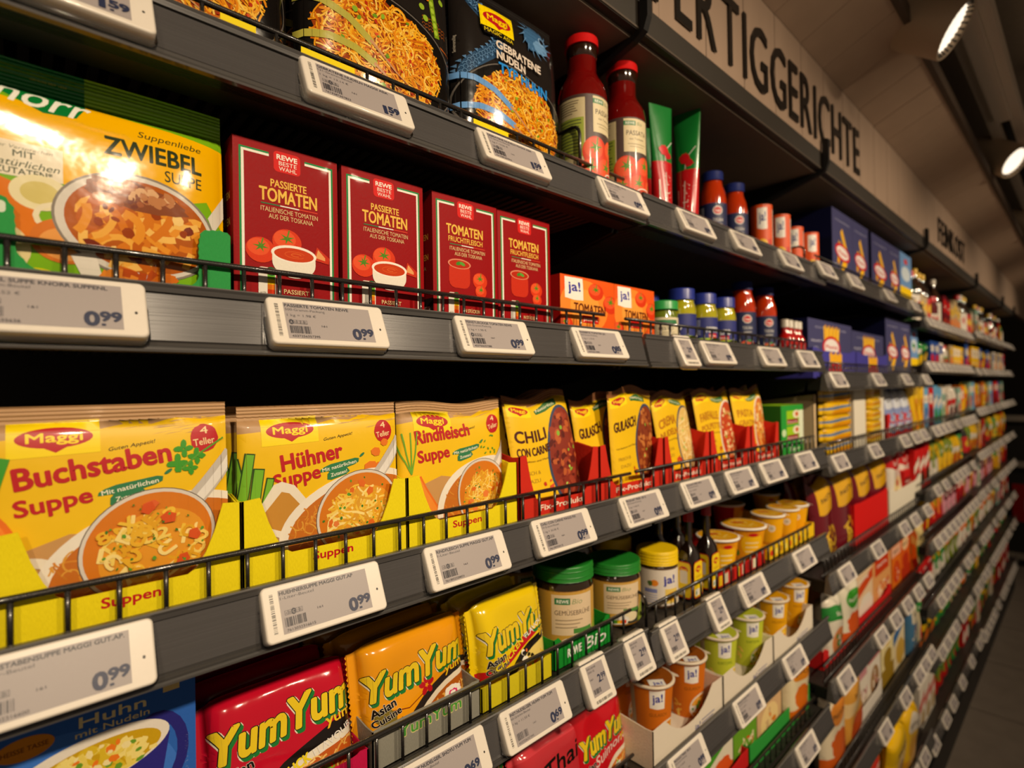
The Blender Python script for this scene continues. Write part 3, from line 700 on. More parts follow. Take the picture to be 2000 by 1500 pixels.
def maggi_soup(w_, h, t1, t2, tb, kind, seed):
    A = Art(w_*1e3, h*1e3, seed); W, H = w_*1e3, h*1e3
    A.rect(0, 0, W, H, YEL)
    A.poly([(0, H-21), (14, H-20), (30, H-18.5), (55, H-17), (75, H-13), (90, H-14), (104, H-10), (120, H-12), (W, H-10), (W, H), (0, H)], KRAFT)
    for i in range(16):
        x = A.rnd.uniform(60, W-12); y = H-14+A.rnd.uniform(-9, 3); A.poly([(x, y), (x+A.rnd.uniform(10, 26), y+A.rnd.uniform(1, 3.5)), (x+4, y+.9)], A.rnd.choice((KRAFT, YEL)))
    A.poly([(0, 60), (20, 56), (45, 64), (60, 62), (50, 45), (W, 40), (W, 0), (0, 0)], 0xC9985A)
    logo(A, 16, H-31, 61, H-10)
    A.ell(W-15.5, H-26, 9.2, 10, RED, wob=.03); A.text('4', W-18, H-23, W-13, 5.2, 0xF4D9A0, rot=5); A.text('Teller', W-22.5, H-31.5, W-8.5, 5, 0xF4D9A0, rot=7)
    A.text('Guten Appetit!', 65, H-30.5, 91, 2.4, 0x3a2a10, rot=8, shear=.3, bold=-.005)
    A.text(t1, tb[0], tb[1], tb[2], tb[3], RED, rot=7.5, bold=.055); A.text(t2, tb[4], tb[5], tb[6], tb[7], RED, rot=7.5, bold=.05)
    green_claim(A, tb[8], tb[9], tb[10])
    # pot, soup, ladle
    if kind == 'huhn':
        for q in ((4, 30, 14, 92, 8), (10, 34, 22, 84, 6), (3, 62, -2, 100, 6), (-3, 40, 8, 104, 7)):
            A.stroke([(q[0], q[1]), ((q[0]+q[2])/2+1, (q[1]+q[3])/2), (q[2], q[3])], q[4], 0x234a14); A.stroke([(q[0], q[1]), ((q[0]+q[2])/2+1, (q[1]+q[3])/2), (q[2], q[3]-1)], q[4]-1.6, 0x76B82A)
        for q in ((113, 96, 5, 4), (122, 104, 4, 3.4), (108, 84, 7, 5), (116, 80, 6, 7)): A.ell(*q, 0xE87A1E, n=7, wob=.12)
    elif kind == 'buch':
        A.ell(10, 55, 13, 30, 0xE8741A, rot=12); A.ell(9, 60, 9, 22, 0xF08A2A, rot=12)
        for a in (-8, 0, 7): A.stroke([(8, 84), (8+a*.4, 98), (8+a, 114)], 6, 0x3E9E2A)
        for cx, cy, r_ in ((108, 112, 6), (116, 106, 6), (104, 102, 6.5), (112, 98, 5)):
            for k in range(4): A.ell(cx+r_*.5*math.cos(k*1.6), cy+r_*.5*math.sin(k*1.6), r_*.5, r_*.32, 0x3D9A22, rot=k*90, n=9, wob=.2)
        A.stroke([(106, 98), (118, 108), (134, 118)], 1.2, 0x5aa02a)
    else:
        A.stroke([(14, 62), (20, 50), (34, 28)], 17, 0xE8741A); A.stroke([(14, 62), (20, 50), (34, 28)], 13, 0xF0902E)
        for a in (-14, -6, 2, 9): A.stroke([(12, 68), (11+a*.6, 88), (10+a, 108)], 1.3, 0x6DAE2C)
        for k in range(12): A.ell(104+A.rnd.uniform(-8, 14), 92+A.rnd.uniform(-12, 12), 1.6, .9, 0x4C9A28, rot=k*33, n=6)
    cx, cy, rx, ry = (92, 44, 66, 38) if kind != 'rind' else (96, 36, 58, 44)
    if kind == 'huhn':
        A.poly([(8, 52), (12, 44), (36, 32), (52, 60), (40, 76), (30, 80), (24, 78)], 0xEFE6D2); A.poly([(13, 52), (18, 46), (36, 38), (46, 58), (36, 70), (30, 72)], 0xC98E34)
    if kind == 'buch':
        A.arc(24, 30, 20, 20, 60, 200, 6, 0xEFE6D2)
    A.ell(cx, cy-2, rx, ry, 0xF1E9D8, rot=14, n=48); A.ell(cx+2, cy-4, rx-5, ry-4, 0xC8701C, rot=14, n=48)
    A.noodles(cx+2, cy-4, rx-7, ry-7, 150, [0xD98A2A, 0xE0A038, 0xC97A20], 1.1, 12)
    A.stroke([(cx+14, cy+22), (cx+30, cy+40), (cx+48, cy+62)], 12, 0xC9C2B8); A.stroke([(cx+16, cy+22), (cx+32, cy+40), (cx+50, cy+62)], 6, 0xEDE8E0)
    lx, ly, lrx, lry = cx+4, cy+2, rx*.56, ry*.86
    if kind == 'buch': lx -= 8; ly += 4; lry *= 1.02; lrx *= 1.02
    A.ell(lx, ly, lrx+2.6, lry+2.6, 0x6b5a4a, rot=24, n=44); A.ell(lx, ly, lrx+2, lry+2, 0xDCD4C8, rot=24, n=44); A.ell(lx, ly-.3, lrx, lry, 0xD87A14, rot=24, n=44)
    A.ell(lx+2, ly-5, lrx*.85, lry*.78, 0xE69A24, rot=24, n=36)
    if kind == 'buch':
        for k in range(52):
            t = A.rnd.uniform(0, 6.28); q = math.sqrt(A.rnd.random())*.8; x = lx+lrx*q*math.cos(t); y = ly-4+lry*.85*q*math.sin(t)
            ch = A.rnd.choice('ABCDEHKLMNORSTUXYZ28'); A.text(ch, x-3, y-3, x+A.rnd.uniform(3, 6), A.rnd.uniform(7, 10), A.rnd.choice(NOOD), rot=A.rnd.uniform(-60, 60), bold=.07)
        A.bits(lx, ly, lrx*.8, lry*.8, 6, [0xD9541A, 0xE0642A], 3, 5, n_=5)
    else:
        A.noodles(lx, ly-3, lrx*.88, lry*.8, 170 if kind == 'rind' else 130, NOOD+[0xDDA028], 1.1 if kind == 'rind' else 1.9, 22, curl=.3)
        A.bits(lx, ly, lrx*.8, lry*.8, 10, [0xE06A1A, 0xE8803A], 2.5, 4.5, n_=5)
    A.bits(lx, ly, lrx*.9, lry*.9, 30, [0x3E7A22, 0x5C9A2C], .6, 1.5, n_=6)
    A.text('Serviervorschlag', 4, 3, 26, 2, 0x3a2a10)
    return A
zS = deck(1, 3)
def soup(kind, t1, t2, tb, x0, w_, h, y, lean, label, seed, back=0, wave=.0):
    A = maggi_soup(w_, h, t1, t2, tb, kind, seed); P = Proto(pouch('soup_pouch', w_, h, .016, A, seed, base=YEL, back=KRAFT, seal=.011, wr=.00035, top_wave=wave))
    P.put(x0, y, zS+.002, label, 'soup pouch', 'yellow kraft soup pouches on the third shelf', lean=lean)
    for k in range(back):
        P.put(x0+(.003 if k % 2 else -.004), y+.017*(k+1), zS+.002, label.split(' showing')[0].replace('front ', '')+f', {["directly","second"][k]} behind the front one', 'soup pouch', 'yellow kraft soup pouches on the third shelf', lean=lean+1)
xb = wx(443, 803, .042)-.137
soup('buch', 'Buchstaben', 'Suppe', (20, 94, 101, 13.5, 20, 78, 57, 10, 61, 85, .88), xb, .137, .1445, .044, 1, 'front yellow soup pouch reading Buchstaben Suppe showing letter noodles', 11, 2)
soup('huhn', 'Hühner', 'Suppe', (31, 88, 82, 13, 25, 75, 62, 11, 63, 83, .86), wx(465, 813, .042), .137, .140, .044, 1, 'front yellow soup pouch reading Hühner Suppe showing noodle soup', 12, 2)
soup('rind', 'Rindfleisch', 'Suppe', (18, 96, 84, 13, 20, 78, 57, 11.5, 62, 84, .86), wx(779, 795, .05), .132, .138, .052, 2, 'front yellow soup pouch reading Rindfleisch Suppe with a carrot', 13, 1, .004)
Y_T = 0.0305
tx = [wx(-3, 1000, Y_T), wx(471, 1000, Y_T), wx(473, 1000, Y_T), wx(794, 960, Y_T), wx(796, 960, Y_T), wx(1010, 930, Y_T)]
TY = 0xF2DE12
tray(tx[0]-.004, tx[1], Y_T, .11, .001, .072, .027, TY, 1, 3, 'yellow display carton reading Suppen holding the alphabet soup pouches', text='Suppen', textw=.032, zt=.017, wing=.26)
tray(tx[2], tx[3], Y_T, .11, .001, .072, .027, TY, 1, 3, 'yellow display carton reading Suppen holding the chicken soup pouches', text='Suppen', textw=.034, zt=.017, wing=.26)
tray(tx[4], tx[5], Y_T, .11, .001, .072, .027, TY, 1, 3, 'yellow display carton reading Suppen holding the beef soup pouches', text='Suppen', textw=.036, zt=.017, wing=.26)

# leaning mix pouches in red trays
def fix_art(w_, h, l1, l2, kind, seed, dark=0x4A1410):
    W, H = w_*1e3, h*1e3; A = Art(W, H, seed); A.rect(0, 0, W, H, YEL)
    A.poly([(0, H-13), (W*.3, H-9), (W*.6, H-11), (W, H-8), (W, H), (0, H)], 0x8E5A34); A.poly([(0, 0), (W, 0), (W, 8), (W*.5, 14), (0, 10)], 0xB98A50)
    logo(A, 3, H-24, W*.36, H-9); A.poly([(W*.42, H-17), (W*.62, H-13), (W*.8, H-12), (W*.8, H-20), (W*.6, H-23), (W*.44, H-22)], 0x2E6E30); A.text('Natürlich', W*.45, H-19.5, W*.76, 3.6, 0xEFEBD0)
    c1 = {'chili': 0x8C3220, 'gulasch': 0x8A3A16, 'pasta': 0xE6C070, 'bol': 0xC4461C, 'lasagne': 0xD06A20}[kind]
    A.ell(W*.80, H*.42, W*.30, H*.43, 0x3A4A66 if kind in ('gulasch', 'pasta', 'chili') else 0xE8E0D0, rot=-4, n=36); A.ell(W*.81, H*.42, W*.275, H*.405, c1, rot=-4, n=36)
    if kind == 'pasta': A.noodles(W*.81, H*.42, W*.25, H*.38, 130, [0xF2D88A, 0xE8C468, 0xF8E8B0, 0xD8A84A], 2.2, 22)
    else:
        cs = {'chili': [0xA0402A, 0x7A2418, 0xC06030, 0x5E1C14], 'gulasch': [0xB0602A, 0xC87A3A, 0x7A2E12], 'bol': [0xE0A060, 0xD8702A, 0xF0D8A0, 0xC03A1A], 'lasagne': [0xF0C060, 0xE08A30, 0xF4DCA0]}[kind]
        A.bits(W*.81, H*.42, W*.25, H*.37, 90, cs, 2.5, 6, n_=7)
    A.bits(W*.81, H*.42, W*.2, H*.3, 7, [0x86B83A, 0xB8D060], 1.6, 3.2, n_=6)
    A.text(l1, W*.07, H*.60, W*.52, 14, dark, rot=2, bold=.05); A.text(l2, W*.07, H*.48, W*.54, 10, dark, rot=2, bold=.05) if l2 else None
    A.text('mit Bohnen und Mais', W*.08, H*.43, W*.50, 2.4, 0x5a3a10, bold=0); A.text('FRISCH &', W*.10, H*.32, W*.36, 4.6, 0xB08A20, bold=-.01); A.text('DAZU', W*.13, H*.25, W*.34, 4.6, 0xB08A20, bold=-.01)
    A.bits(W*.45, H*.2, 8, 6, 5, [0xC83018, 0xE05030], 2, 4)
    return A
def fix(x, y, w_, h, lean, rz, l1, l2, kind, seed, label, dark=0x4A1410, put2=None, z=.002, ry=0):
    P = Proto(pouch('mix_pouch', w_, h, .012, fix_art(w_, h, l1, l2, kind, seed, dark), seed, base=YEL, back=0xB08A55, seal=.010, wr=.0008, top_wave=.008))
    P.put(x, y, zS2+z, label, 'mix pouch', 'upright mix pouches in the red cartons', lean=lean, rz=rz, ry=ry)
    for k, lb in enumerate(put2 or []): P.put(x+.006*(k+1), y+.02*(k+1), zS2+z, lb, 'mix pouch', 'upright mix pouches in the red cartons', lean=lean+2, rz=rz, ry=ry)
zS2 = deck(2, 3)
fix(.424, .048, .112, .138, 9, 2, 'CHILI', 'CON CARNE', 'chili', 21, 'yellow mix pouch reading CHILI CON CARNE with a bean stew picture', put2=['second chili mix pouch showing its brown edge behind the first', 'third chili mix pouch at the back of the first red carton'], z=.004, ry=-4)
fix(.552, .060, .104, .134, 8, 2, 'GULASCH', '', 'gulasch', 22, 'yellow mix pouch reading GULASCH half hidden behind the taller one', z=.004, ry=-4)
fix(.594, .046, .108, .146, 3, 2, 'GULASCH', '', 'gulasch', 23, 'tall upright yellow mix pouch reading GULASCH in front of its neighbour', z=.004)
fix(.730, .052, .106, .136, 8, 2, 'CREMA', 'NUDELN', 'pasta', 24, 'yellow mix pouch picturing creamy spaghetti, right of the upright goulash pouch', dark=0xC07A10, z=.004, ry=-3, put2=['mix pouch standing behind the creamy spaghetti pouch'])
fix(.858, .052, .136, .138, 8, 2, 'FARFALLE', 'POLPETTE', 'bol', 25, 'yellow mix pouch picturing reddish pasta pieces, second from the green carton', dark=0xC07A10, z=.004, ry=-3, put2=['mix pouch standing behind the reddish pasta pieces pouch'])
fix(1.000, .052, .136, .138, 8, 2, 'PASTA', 'GRATIN', 'lasagne', 26, 'yellow mix pouch picturing an orange gratin beside the green carton', dark=0xC07A10, z=.004, ry=-3, put2=['mix pouch standing behind the orange gratin pouch'])
RT = 0xD02A18
yb = .031; bx_ = [1014, 1171, 1297, 1387, 1467, 1522]
nm = ['the chili pouches', 'the goulash pouches', 'the creamy spaghetti pouches', 'the reddish pasta pouches', 'the orange gratin pouches']
for i in range(5):
    xa, xz = wx(bx_[i]+1, 930-20*i, yb), wx(bx_[i+1]-1, 930-20*i, yb)
    tray(xa, xz, yb, .12, .001, .076, .022, RT, 2, 3, f'red display carton reading Fix-Produkt holding {nm[i]}', text='Fix-Produkt', tcol=0xF4E4D0, textw=(xz-xa)*.55, zt=.012, wing=.22, inner=0x9a7a4a)

# ------------------------------------------------------------------ row 2: onion soup pouch, tomato cartons
z2 = deck(1, 2)
A = Art(190, 152, 5); A.rect(0, 0, 190, 152, 0x7CB518)
A.rect(0, 134, 190, 152, 0x86C21C)
A.poly([(0, 120), (40, 124), (80, 121), (110, 132), (190, 124), (190, 86), (168, 78), (120, 86), (98, 74), (60, 80), (0, 78)], 0xF5B800)
A.poly([(105, 132), (190, 122), (190, 60), (176, 84), (100, 90)], 0xF5B800)
A.poly([(0, 152), (109, 152), (109, 128), (104, 119), (88, 117), (66, 126), (30, 130), (0, 122)], 0x0E7A34)
A.text('Knorr', 50, 121.5, 108, 16, 0xF2F2E4, rot=-3, shear=.35, bold=.02); A.text('GENUSS SEIT 1838', 82, 141.5, 100, 1.7, 0xD8D060)
A.text('Suppenliebe', 136, 116.5, 174, 4.8, 0x2c3a1c, rot=0, shear=.25, bold=-.008)
A.text('ZWIEBEL', 118, 100, 174, 12.5, 0x2E3A1E, bold=.04, rot=0); A.text('SUPPE', 151, 89, 174, 8, 0x2E3A1E, bold=.005)
A.rect(40, 74, 97, 95, 0xF0E6CC); A.text('unser Versprechen', 62, 90.5, 92, 2.2, 0x6a6a50, shear=.3, bold=-.01); A.text('MIT', 74, 86, 84, 4, 0x3a4a2a); A.text('natürlichen', 64, 80, 95, 4.4, 0x3a4a2a, shear=.3, bold=-.01); A.text('ZUTATEN*', 66, 75.4, 92, 3.8, 0x3a4a2a)
A.ell(60, 50, 26, 24, 0xE27A1C, n=24); A.ell(86, 66, 14, 11, 0xEDE2B4); A.ell(86, 66, 9, 7, 0xD8C878); A.arc(94, 52, 10, 8, 0, 360, 3, 0xEDE2C0); A.ell(98, 38, 17, 14, 0xD8782A); A.ell(98, 36, 13, 10, 0xEBA050); A.ell(60, 30, 22, 18, 0xE8D49A)
A.poly([(178, 70), (190, 90), (190, 74), (182, 60)], 0xE4DCCC)
A.ell(137, 54, 46, 35, 0x8a8074, rot=-6, n=48); A.ell(137, 54, 44.5, 33.5, 0xD9D2C6, rot=-6, n=48); A.ell(138, 54, 41, 30.5, 0xB45A10, rot=-6, n=48)
A.noodles(138, 52, 39, 28, 70, [0xE8962A, 0xD87A1A, 0xF0AE44, 0xC2600E, 0xF4C060], 4.8, 24, curl=.5); A.bits(138, 54, 36, 26, 16, [0xF6D080, 0x9A3E0A, 0x7A2A10], 2, 5)
A.ell(135, 74, 30, 9, 0x8A4A2A, rot=-8, wob=.1); A.bits(135, 74, 26, 8, 50, [0xC08050, 0xA8603A, 0xE0B080, 0x7a3a2a], 2, 4)
A.poly([(100, 30), (108, 12), (118, 10), (112, 34)], 0xE9E2D4); A.noodles(140, 14, 34, 12, 40, [0xD8701A, 0xE88A2A, 0xB84A10], 5, 20); A.ell(84, 14, 12, 6, 0xE0D000)
P = Proto(pouch('soup_pouch', .190, .150, .026, A, 33, base=0x7CB518, back=0x6a9a20, seal=.017, mat='foil_film', wr=.0011, cell=9))
P.put(-.075, .044, z2+.001, 'large glossy green and yellow onion soup pouch reading Zwiebel Suppe', 'soup pouch', lean=2)
P.put(-.078, .072, z2+.001, 'green soup pouch half hidden behind the onion soup pouch', 'soup pouch', lean=3)
r = tag(empty('display_tray', (-.08, .028, z2)), 'green scalloped display carton holding the onion soup pouches', 'display tray')
x0g = -.08
def zig(pts):
    out = []
    for i in range(len(pts)-1):
        a, b = pts[i], pts[i+1]; n = max(1, int(math.hypot(b[0]-a[0], b[1]-a[1])/.0022)); dx, dz = (b[0]-a[0]), (b[1]-a[1]); l = math.hypot(dx, dz) or 1
        for k in range(n): out.append((a[0]+dx*k/n-dz/l*.0005*(k % 2), a[1]+dz*k/n+dx/l*.0005*(k % 2)))
    out.append(pts[-1]); return out
qg = lambda px, py: (wx(px, py, .028)-x0g, wz(px, py, .028)-z2)
top = [qg(450, 462), qg(444, 455), qg(430, 450), qg(400, 449), qg(391, 456), qg(387, 480), qg(388, 520), qg(387, 545), qg(375, 557)]
mid = [(qg(340, 550)[0], .020), (qg(150, 550)[0], .014), qg(60, 520), qg(32, 490), qg(31, 440), qg(28, 405), qg(12, 385), qg(0, 380), (.0, .065)]
m = MB(); m.sheet([(0, 0), (qg(450, 560)[0], 0)]+zig(top)+zig(mid), 0, .0014, 0x2E9A4A)
aa = Art(200, 80, 1); aa.rrect(qg(0, 415)[0]*1e3-6, 51, qg(11, 410)[0]*1e3, 58, 2, 0xDDE8D0); m.art(aa, None)
m.build('front_wall', 'cardboard', r)
m = MB(); m.box(0, qg(450, 560)[0], 0, .13, 0, .0008, 0xB9A27C); m.build('base', 'cardboard', r)
m = MB(); m.box(qg(450, 560)[0]-.0012, qg(450, 560)[0], .001, .13, 0, .06, 0x2E9A4A); m.build('side_wall', 'cardboard', r)

CR, GN, WH, GOLD = 0x96060C, 0x1E8A4A, 0xF2EDE0, 0xF0C050
def tomato(A, x, y, r, rot=0):
    A.ell(x, y, r, r*.9, 0xD93A16, n=24); A.ell(x-r*.15, y+r*.2, r*.75, r*.6, 0xE8562A, n=20)
    for k in range(6):
        t = math.radians(rot+k*60); A.poly([(x+r*.1*math.cos(t+1.5), y+r*.25+r*.1*math.sin(t+1.5)), (x+r*.55*math.cos(t), y+r*.25+r*.4*math.sin(t)), (x+r*.1*math.cos(t-1.5), y+r*.25+r*.1*math.sin(t-1.5))], 0x4C8A1E)
    A.stroke([(x, y+r*.25), (x+r*.15, y+r*.85)], r*.1, 0x5E8A22)
def carton_art(frucht, seed):
    W, H = 82, 138; A = Art(W, H, seed); A.rect(0, 0, W, H, CR)
    def frame(i, t, c):
        A.rect(i, 8, i+t, H-i-2, c); A.rect(W-i-t, 8, W-i, H-i-2, c); A.rect(i, H-i-2-t, 26, H-i-2, c); A.rect(54, H-i-2-t, W-i, H-i-2, c)
    frame(4.2, 1.5, GN); frame(5.7, 1.9, WH)
    A.rrect(29.5, 118, 50.5, 134.5, 3, 0xD8201C); A.text('REWE', 32, 128.2, 48, 4, WH, bold=.05); A.text('BESTE', 33.5, 123.6, 47.5, 3.4, WH, bold=-.01); A.text('WAHL', 33.5, 119.4, 47.5, 3.4, WH, bold=-.01)
    o = [(-0.0, 0x7a0a0e, .5, -.5)]
    if not frucht:
        A.text('PASSIERTE', 27, 105.3, 55, 6, GOLD, bold=.03); A.text('TOMATEN', 18.5, 93.5, 63.5, 10.6, GOLD, bold=.035, out=o)
        y = 91
    else:
        A.text('TOMATEN', 15.8, 99.8, 61.5, 10, GOLD, bold=.035, out=o); A.text('FRUCHTFLEISCH', 18, 92.3, 61, 5.4, GOLD, bold=.02); y = 89.6
    A.rect(19.5, y-.4, 34, y+.5, 0x3E7A4A); A.rect(34, y-.4, 49, y+.5, WH); A.rect(49, y-.4, 64, y+.5, 0xD8402A)
    A.text('ITALIENISCHE TOMATEN', 19.3, y-6.0, 64.2, 3.8, 0xE8C890, bold=.0); A.text('AUS DER TOSKANA', 25.2, y-11, 60.2, 3.8, 0xE8C890, bold=.0)
    if not frucht:
        tomato(A, 39, 63, 11.5, 20); tomato(A, 19, 54, 11, 50)
        A.poly([(60, 52), (73, 50), (74, 55), (63, 63)], 0xC83216); A.poly([(62, 54), (70, 52.5), (70, 55), (64, 61)], 0xE8A060)
        A.ell(44.5, 47, 17.2, 12, 0xEDE6D6); A.rect(27.3, 47, 61.7, 54, 0xEDE6D6); A.ell(44.5, 54, 18, 7, 0xF4EEE2); A.ell(44.5, 53.6, 15.8, 5.4, 0xC83C0C); A.arc(45, 53.6, 8, 2.6, 20, 330, .6, 0xD8561E); A.arc(46, 53.6, 4, 1.2, 0, 300, .5, 0xE06A2A)
    else:
        A.rrect(18, 46, 44, 72, 7, 0xC83018); A.ell(31, 70.5, 14.2, 5, 0xE08A6A); A.ell(31, 70.3, 12.6, 4, 0xB8280E); A.ell(30, 71, 3.4, 1.8, 0x3E8A2A, rot=20); A.ell(34.5, 71, 3.6, 1.7, 0x5AA03A, rot=-20)
        tomato(A, 57, 56, 9.5, 10); tomato(A, 58, 45, 7.5, 40)
    A.text('Rezeptidee', 75, 34, 76, 12, 0xE8A080) if False else None
    A.rrect(17, 18, 30, 41, 2.2, 0xE8E2D6); A.text('NUTRI', 18.4, 20, 22.6, 2, 0x8a8478); A.rect(23.6, 20, 29.2, 40, 0xE8E2D6)
    for i, c in enumerate((0x1E6A3A, 0x6CB82E, 0xF0C810, 0xE87A14, 0xD83A14)): A.rect(23.6, 36-i*4, 29.2, 40-i*4, c)
    A.ell(26.4, 38.2, 3.8, 3.4, 0x1E5A34); A.text('A', 25, 36.6, 27.8, 3.4, 0xF0F0E0, bold=.03)
    A.text('IN STÜCKEN' if frucht else 'PASSIERT', 36, 22, 56, 3.6, 0xE8C890)
    return A
sideA = Art(48, 138, 2); sideA.rect(0, 0, 48, 138, 0x8a0e14); sideA.rect(0, 0, 48, 34, 0x2a2422); sideA.text('TOMATEN', 8, 92, 40, 6, GOLD); sideA.text('TOMATEN', 8, 72, 40, 6, GOLD); sideA.text('NATURA', 10, 62, 36, 4, 0xC8A870); sideA.rect(6, 4, 42, 26, 0xC8C0B0); sideA.barcode(8, 6, 40, 24, 0x201a18)
CP = [Proto(box_pkg('tomato_carton', .082, .138, .048, carton_art(f_, 3), CR, 0x8E1016, 0x8E1016, artside=sideA, bulge=.0012)) for f_ in (0, 1)]
gC = 'tall dark red tomato cartons on the second shelf'
# folded top fins of the cartons
for P in CP:
    m = MB(); m.hexa([(.001, .0, .1378), (.081, .0, .1378), (.081, .046, .1378), (.001, .046, .1378), (.001, .004, .1405), (.081, .004, .1405), (.081, .044, .1405), (.001, .044, .1405)], 0x9E1218)
    m.build('folded_top', 'carton', P.root)
yc = .0355
cx_ = [wx(454, 280, .035), wx(666, 332, .035), wx(844, 380, .035), wx(970, 422, .035)]
CP[0].put(cx_[0], yc, z2, 'dark red carton PASSIERTE TOMATEN, standing against the green soup tray', 'tomato carton', gC)
CP[0].put(cx_[1]+.0005, yc, z2, 'dark red carton PASSIERTE TOMATEN, standing beside the black gap before Fruchtfleisch', 'tomato carton', gC)
CP[1].put(cx_[2], yc, z2, 'dark red carton TOMATEN FRUCHTFLEISCH with the side panel showing', 'tomato carton', gC, rz=-1)
CP[1].put(cx_[3]+.001, yc, z2, 'dark red carton TOMATEN FRUCHTFLEISCH next to the small orange cartons', 'tomato carton', gC)
for i, (p, x) in enumerate(((0, cx_[0]+.004), (0, cx_[1]-.002), (1, cx_[2]+.006), (1, cx_[3]+.002))):
    CP[p].put(x, yc+.053, z2, f'dark red tomato carton hidden directly behind the {ORD[i+1]} front carton of its row', 'tomato carton', gC)
# small orange cartons
def ja_logo(A, x0, y0, x1, y1, c=0x2A2E9A, bg=0xF2EEE4):
    A.poly([(x0, y0+2), ((x0+x1)/2, y0), (x1, y0+.6), (x1, y1), (x0, y1-.3)], bg); w2 = x1-x0; h2 = y1-y0
    A.text('ja!', x0+w2*.18, y0+h2*.38, x1-w2*.15, h2*.42, c, bold=.04, rot=3)
W_ = 83; A = Art(W_, 82, 4); A.rect(0, 0, W_, 82, 0xE85A1A); A.ell(35, 45, 36, 34, 0xF08A30); A.ell(35, 45, 22, 22, 0xF4A040)
ja_logo(A, 6, 52, 32, 80); tomato(A, 52, 66, 12, 15); tomato(A, 76, 52, 13, 50); tomato(A, 6, 22, 10, 10)
A.text('TOMATEN', 18, 37, 66, 12.5, 0x5A1A0A, bold=.02, rot=-1); A.rect(30, 25, 55, 34.5, 0xD02018); A.text('passiert', 32, 27.8, 53, 5, 0xF4E0D0)
A.poly([(0, 16), (20, 14), (40, 8), (83, 10), (83, 14), (60, 13), (20, 19)], 0x4A2A14)
P = Proto(box_pkg('tomato_carton', W_/1e3, .082, .055, A, 0xE8601E, 0xB81A14, 0xC83A1A, bulge=.0015))
P.put(wx(1094, 531, .035), yc, z2, 'low orange ja! tomato carton standing against the tall dark red carton', 'tomato carton', 'low orange tomato cartons', sc=(1.29, 1, 1))
P.put(wx(1200, 553, .035), yc, z2, 'low orange ja! tomato carton beside the small green-lid jar', 'tomato carton', 'low orange tomato cartons', sc=(1.15, 1, 1))
P.put(wx(1094, 531, .035)+.004, yc+.06, z2, 'low orange tomato carton behind the nearer orange one', 'tomato carton', 'low orange tomato cartons')

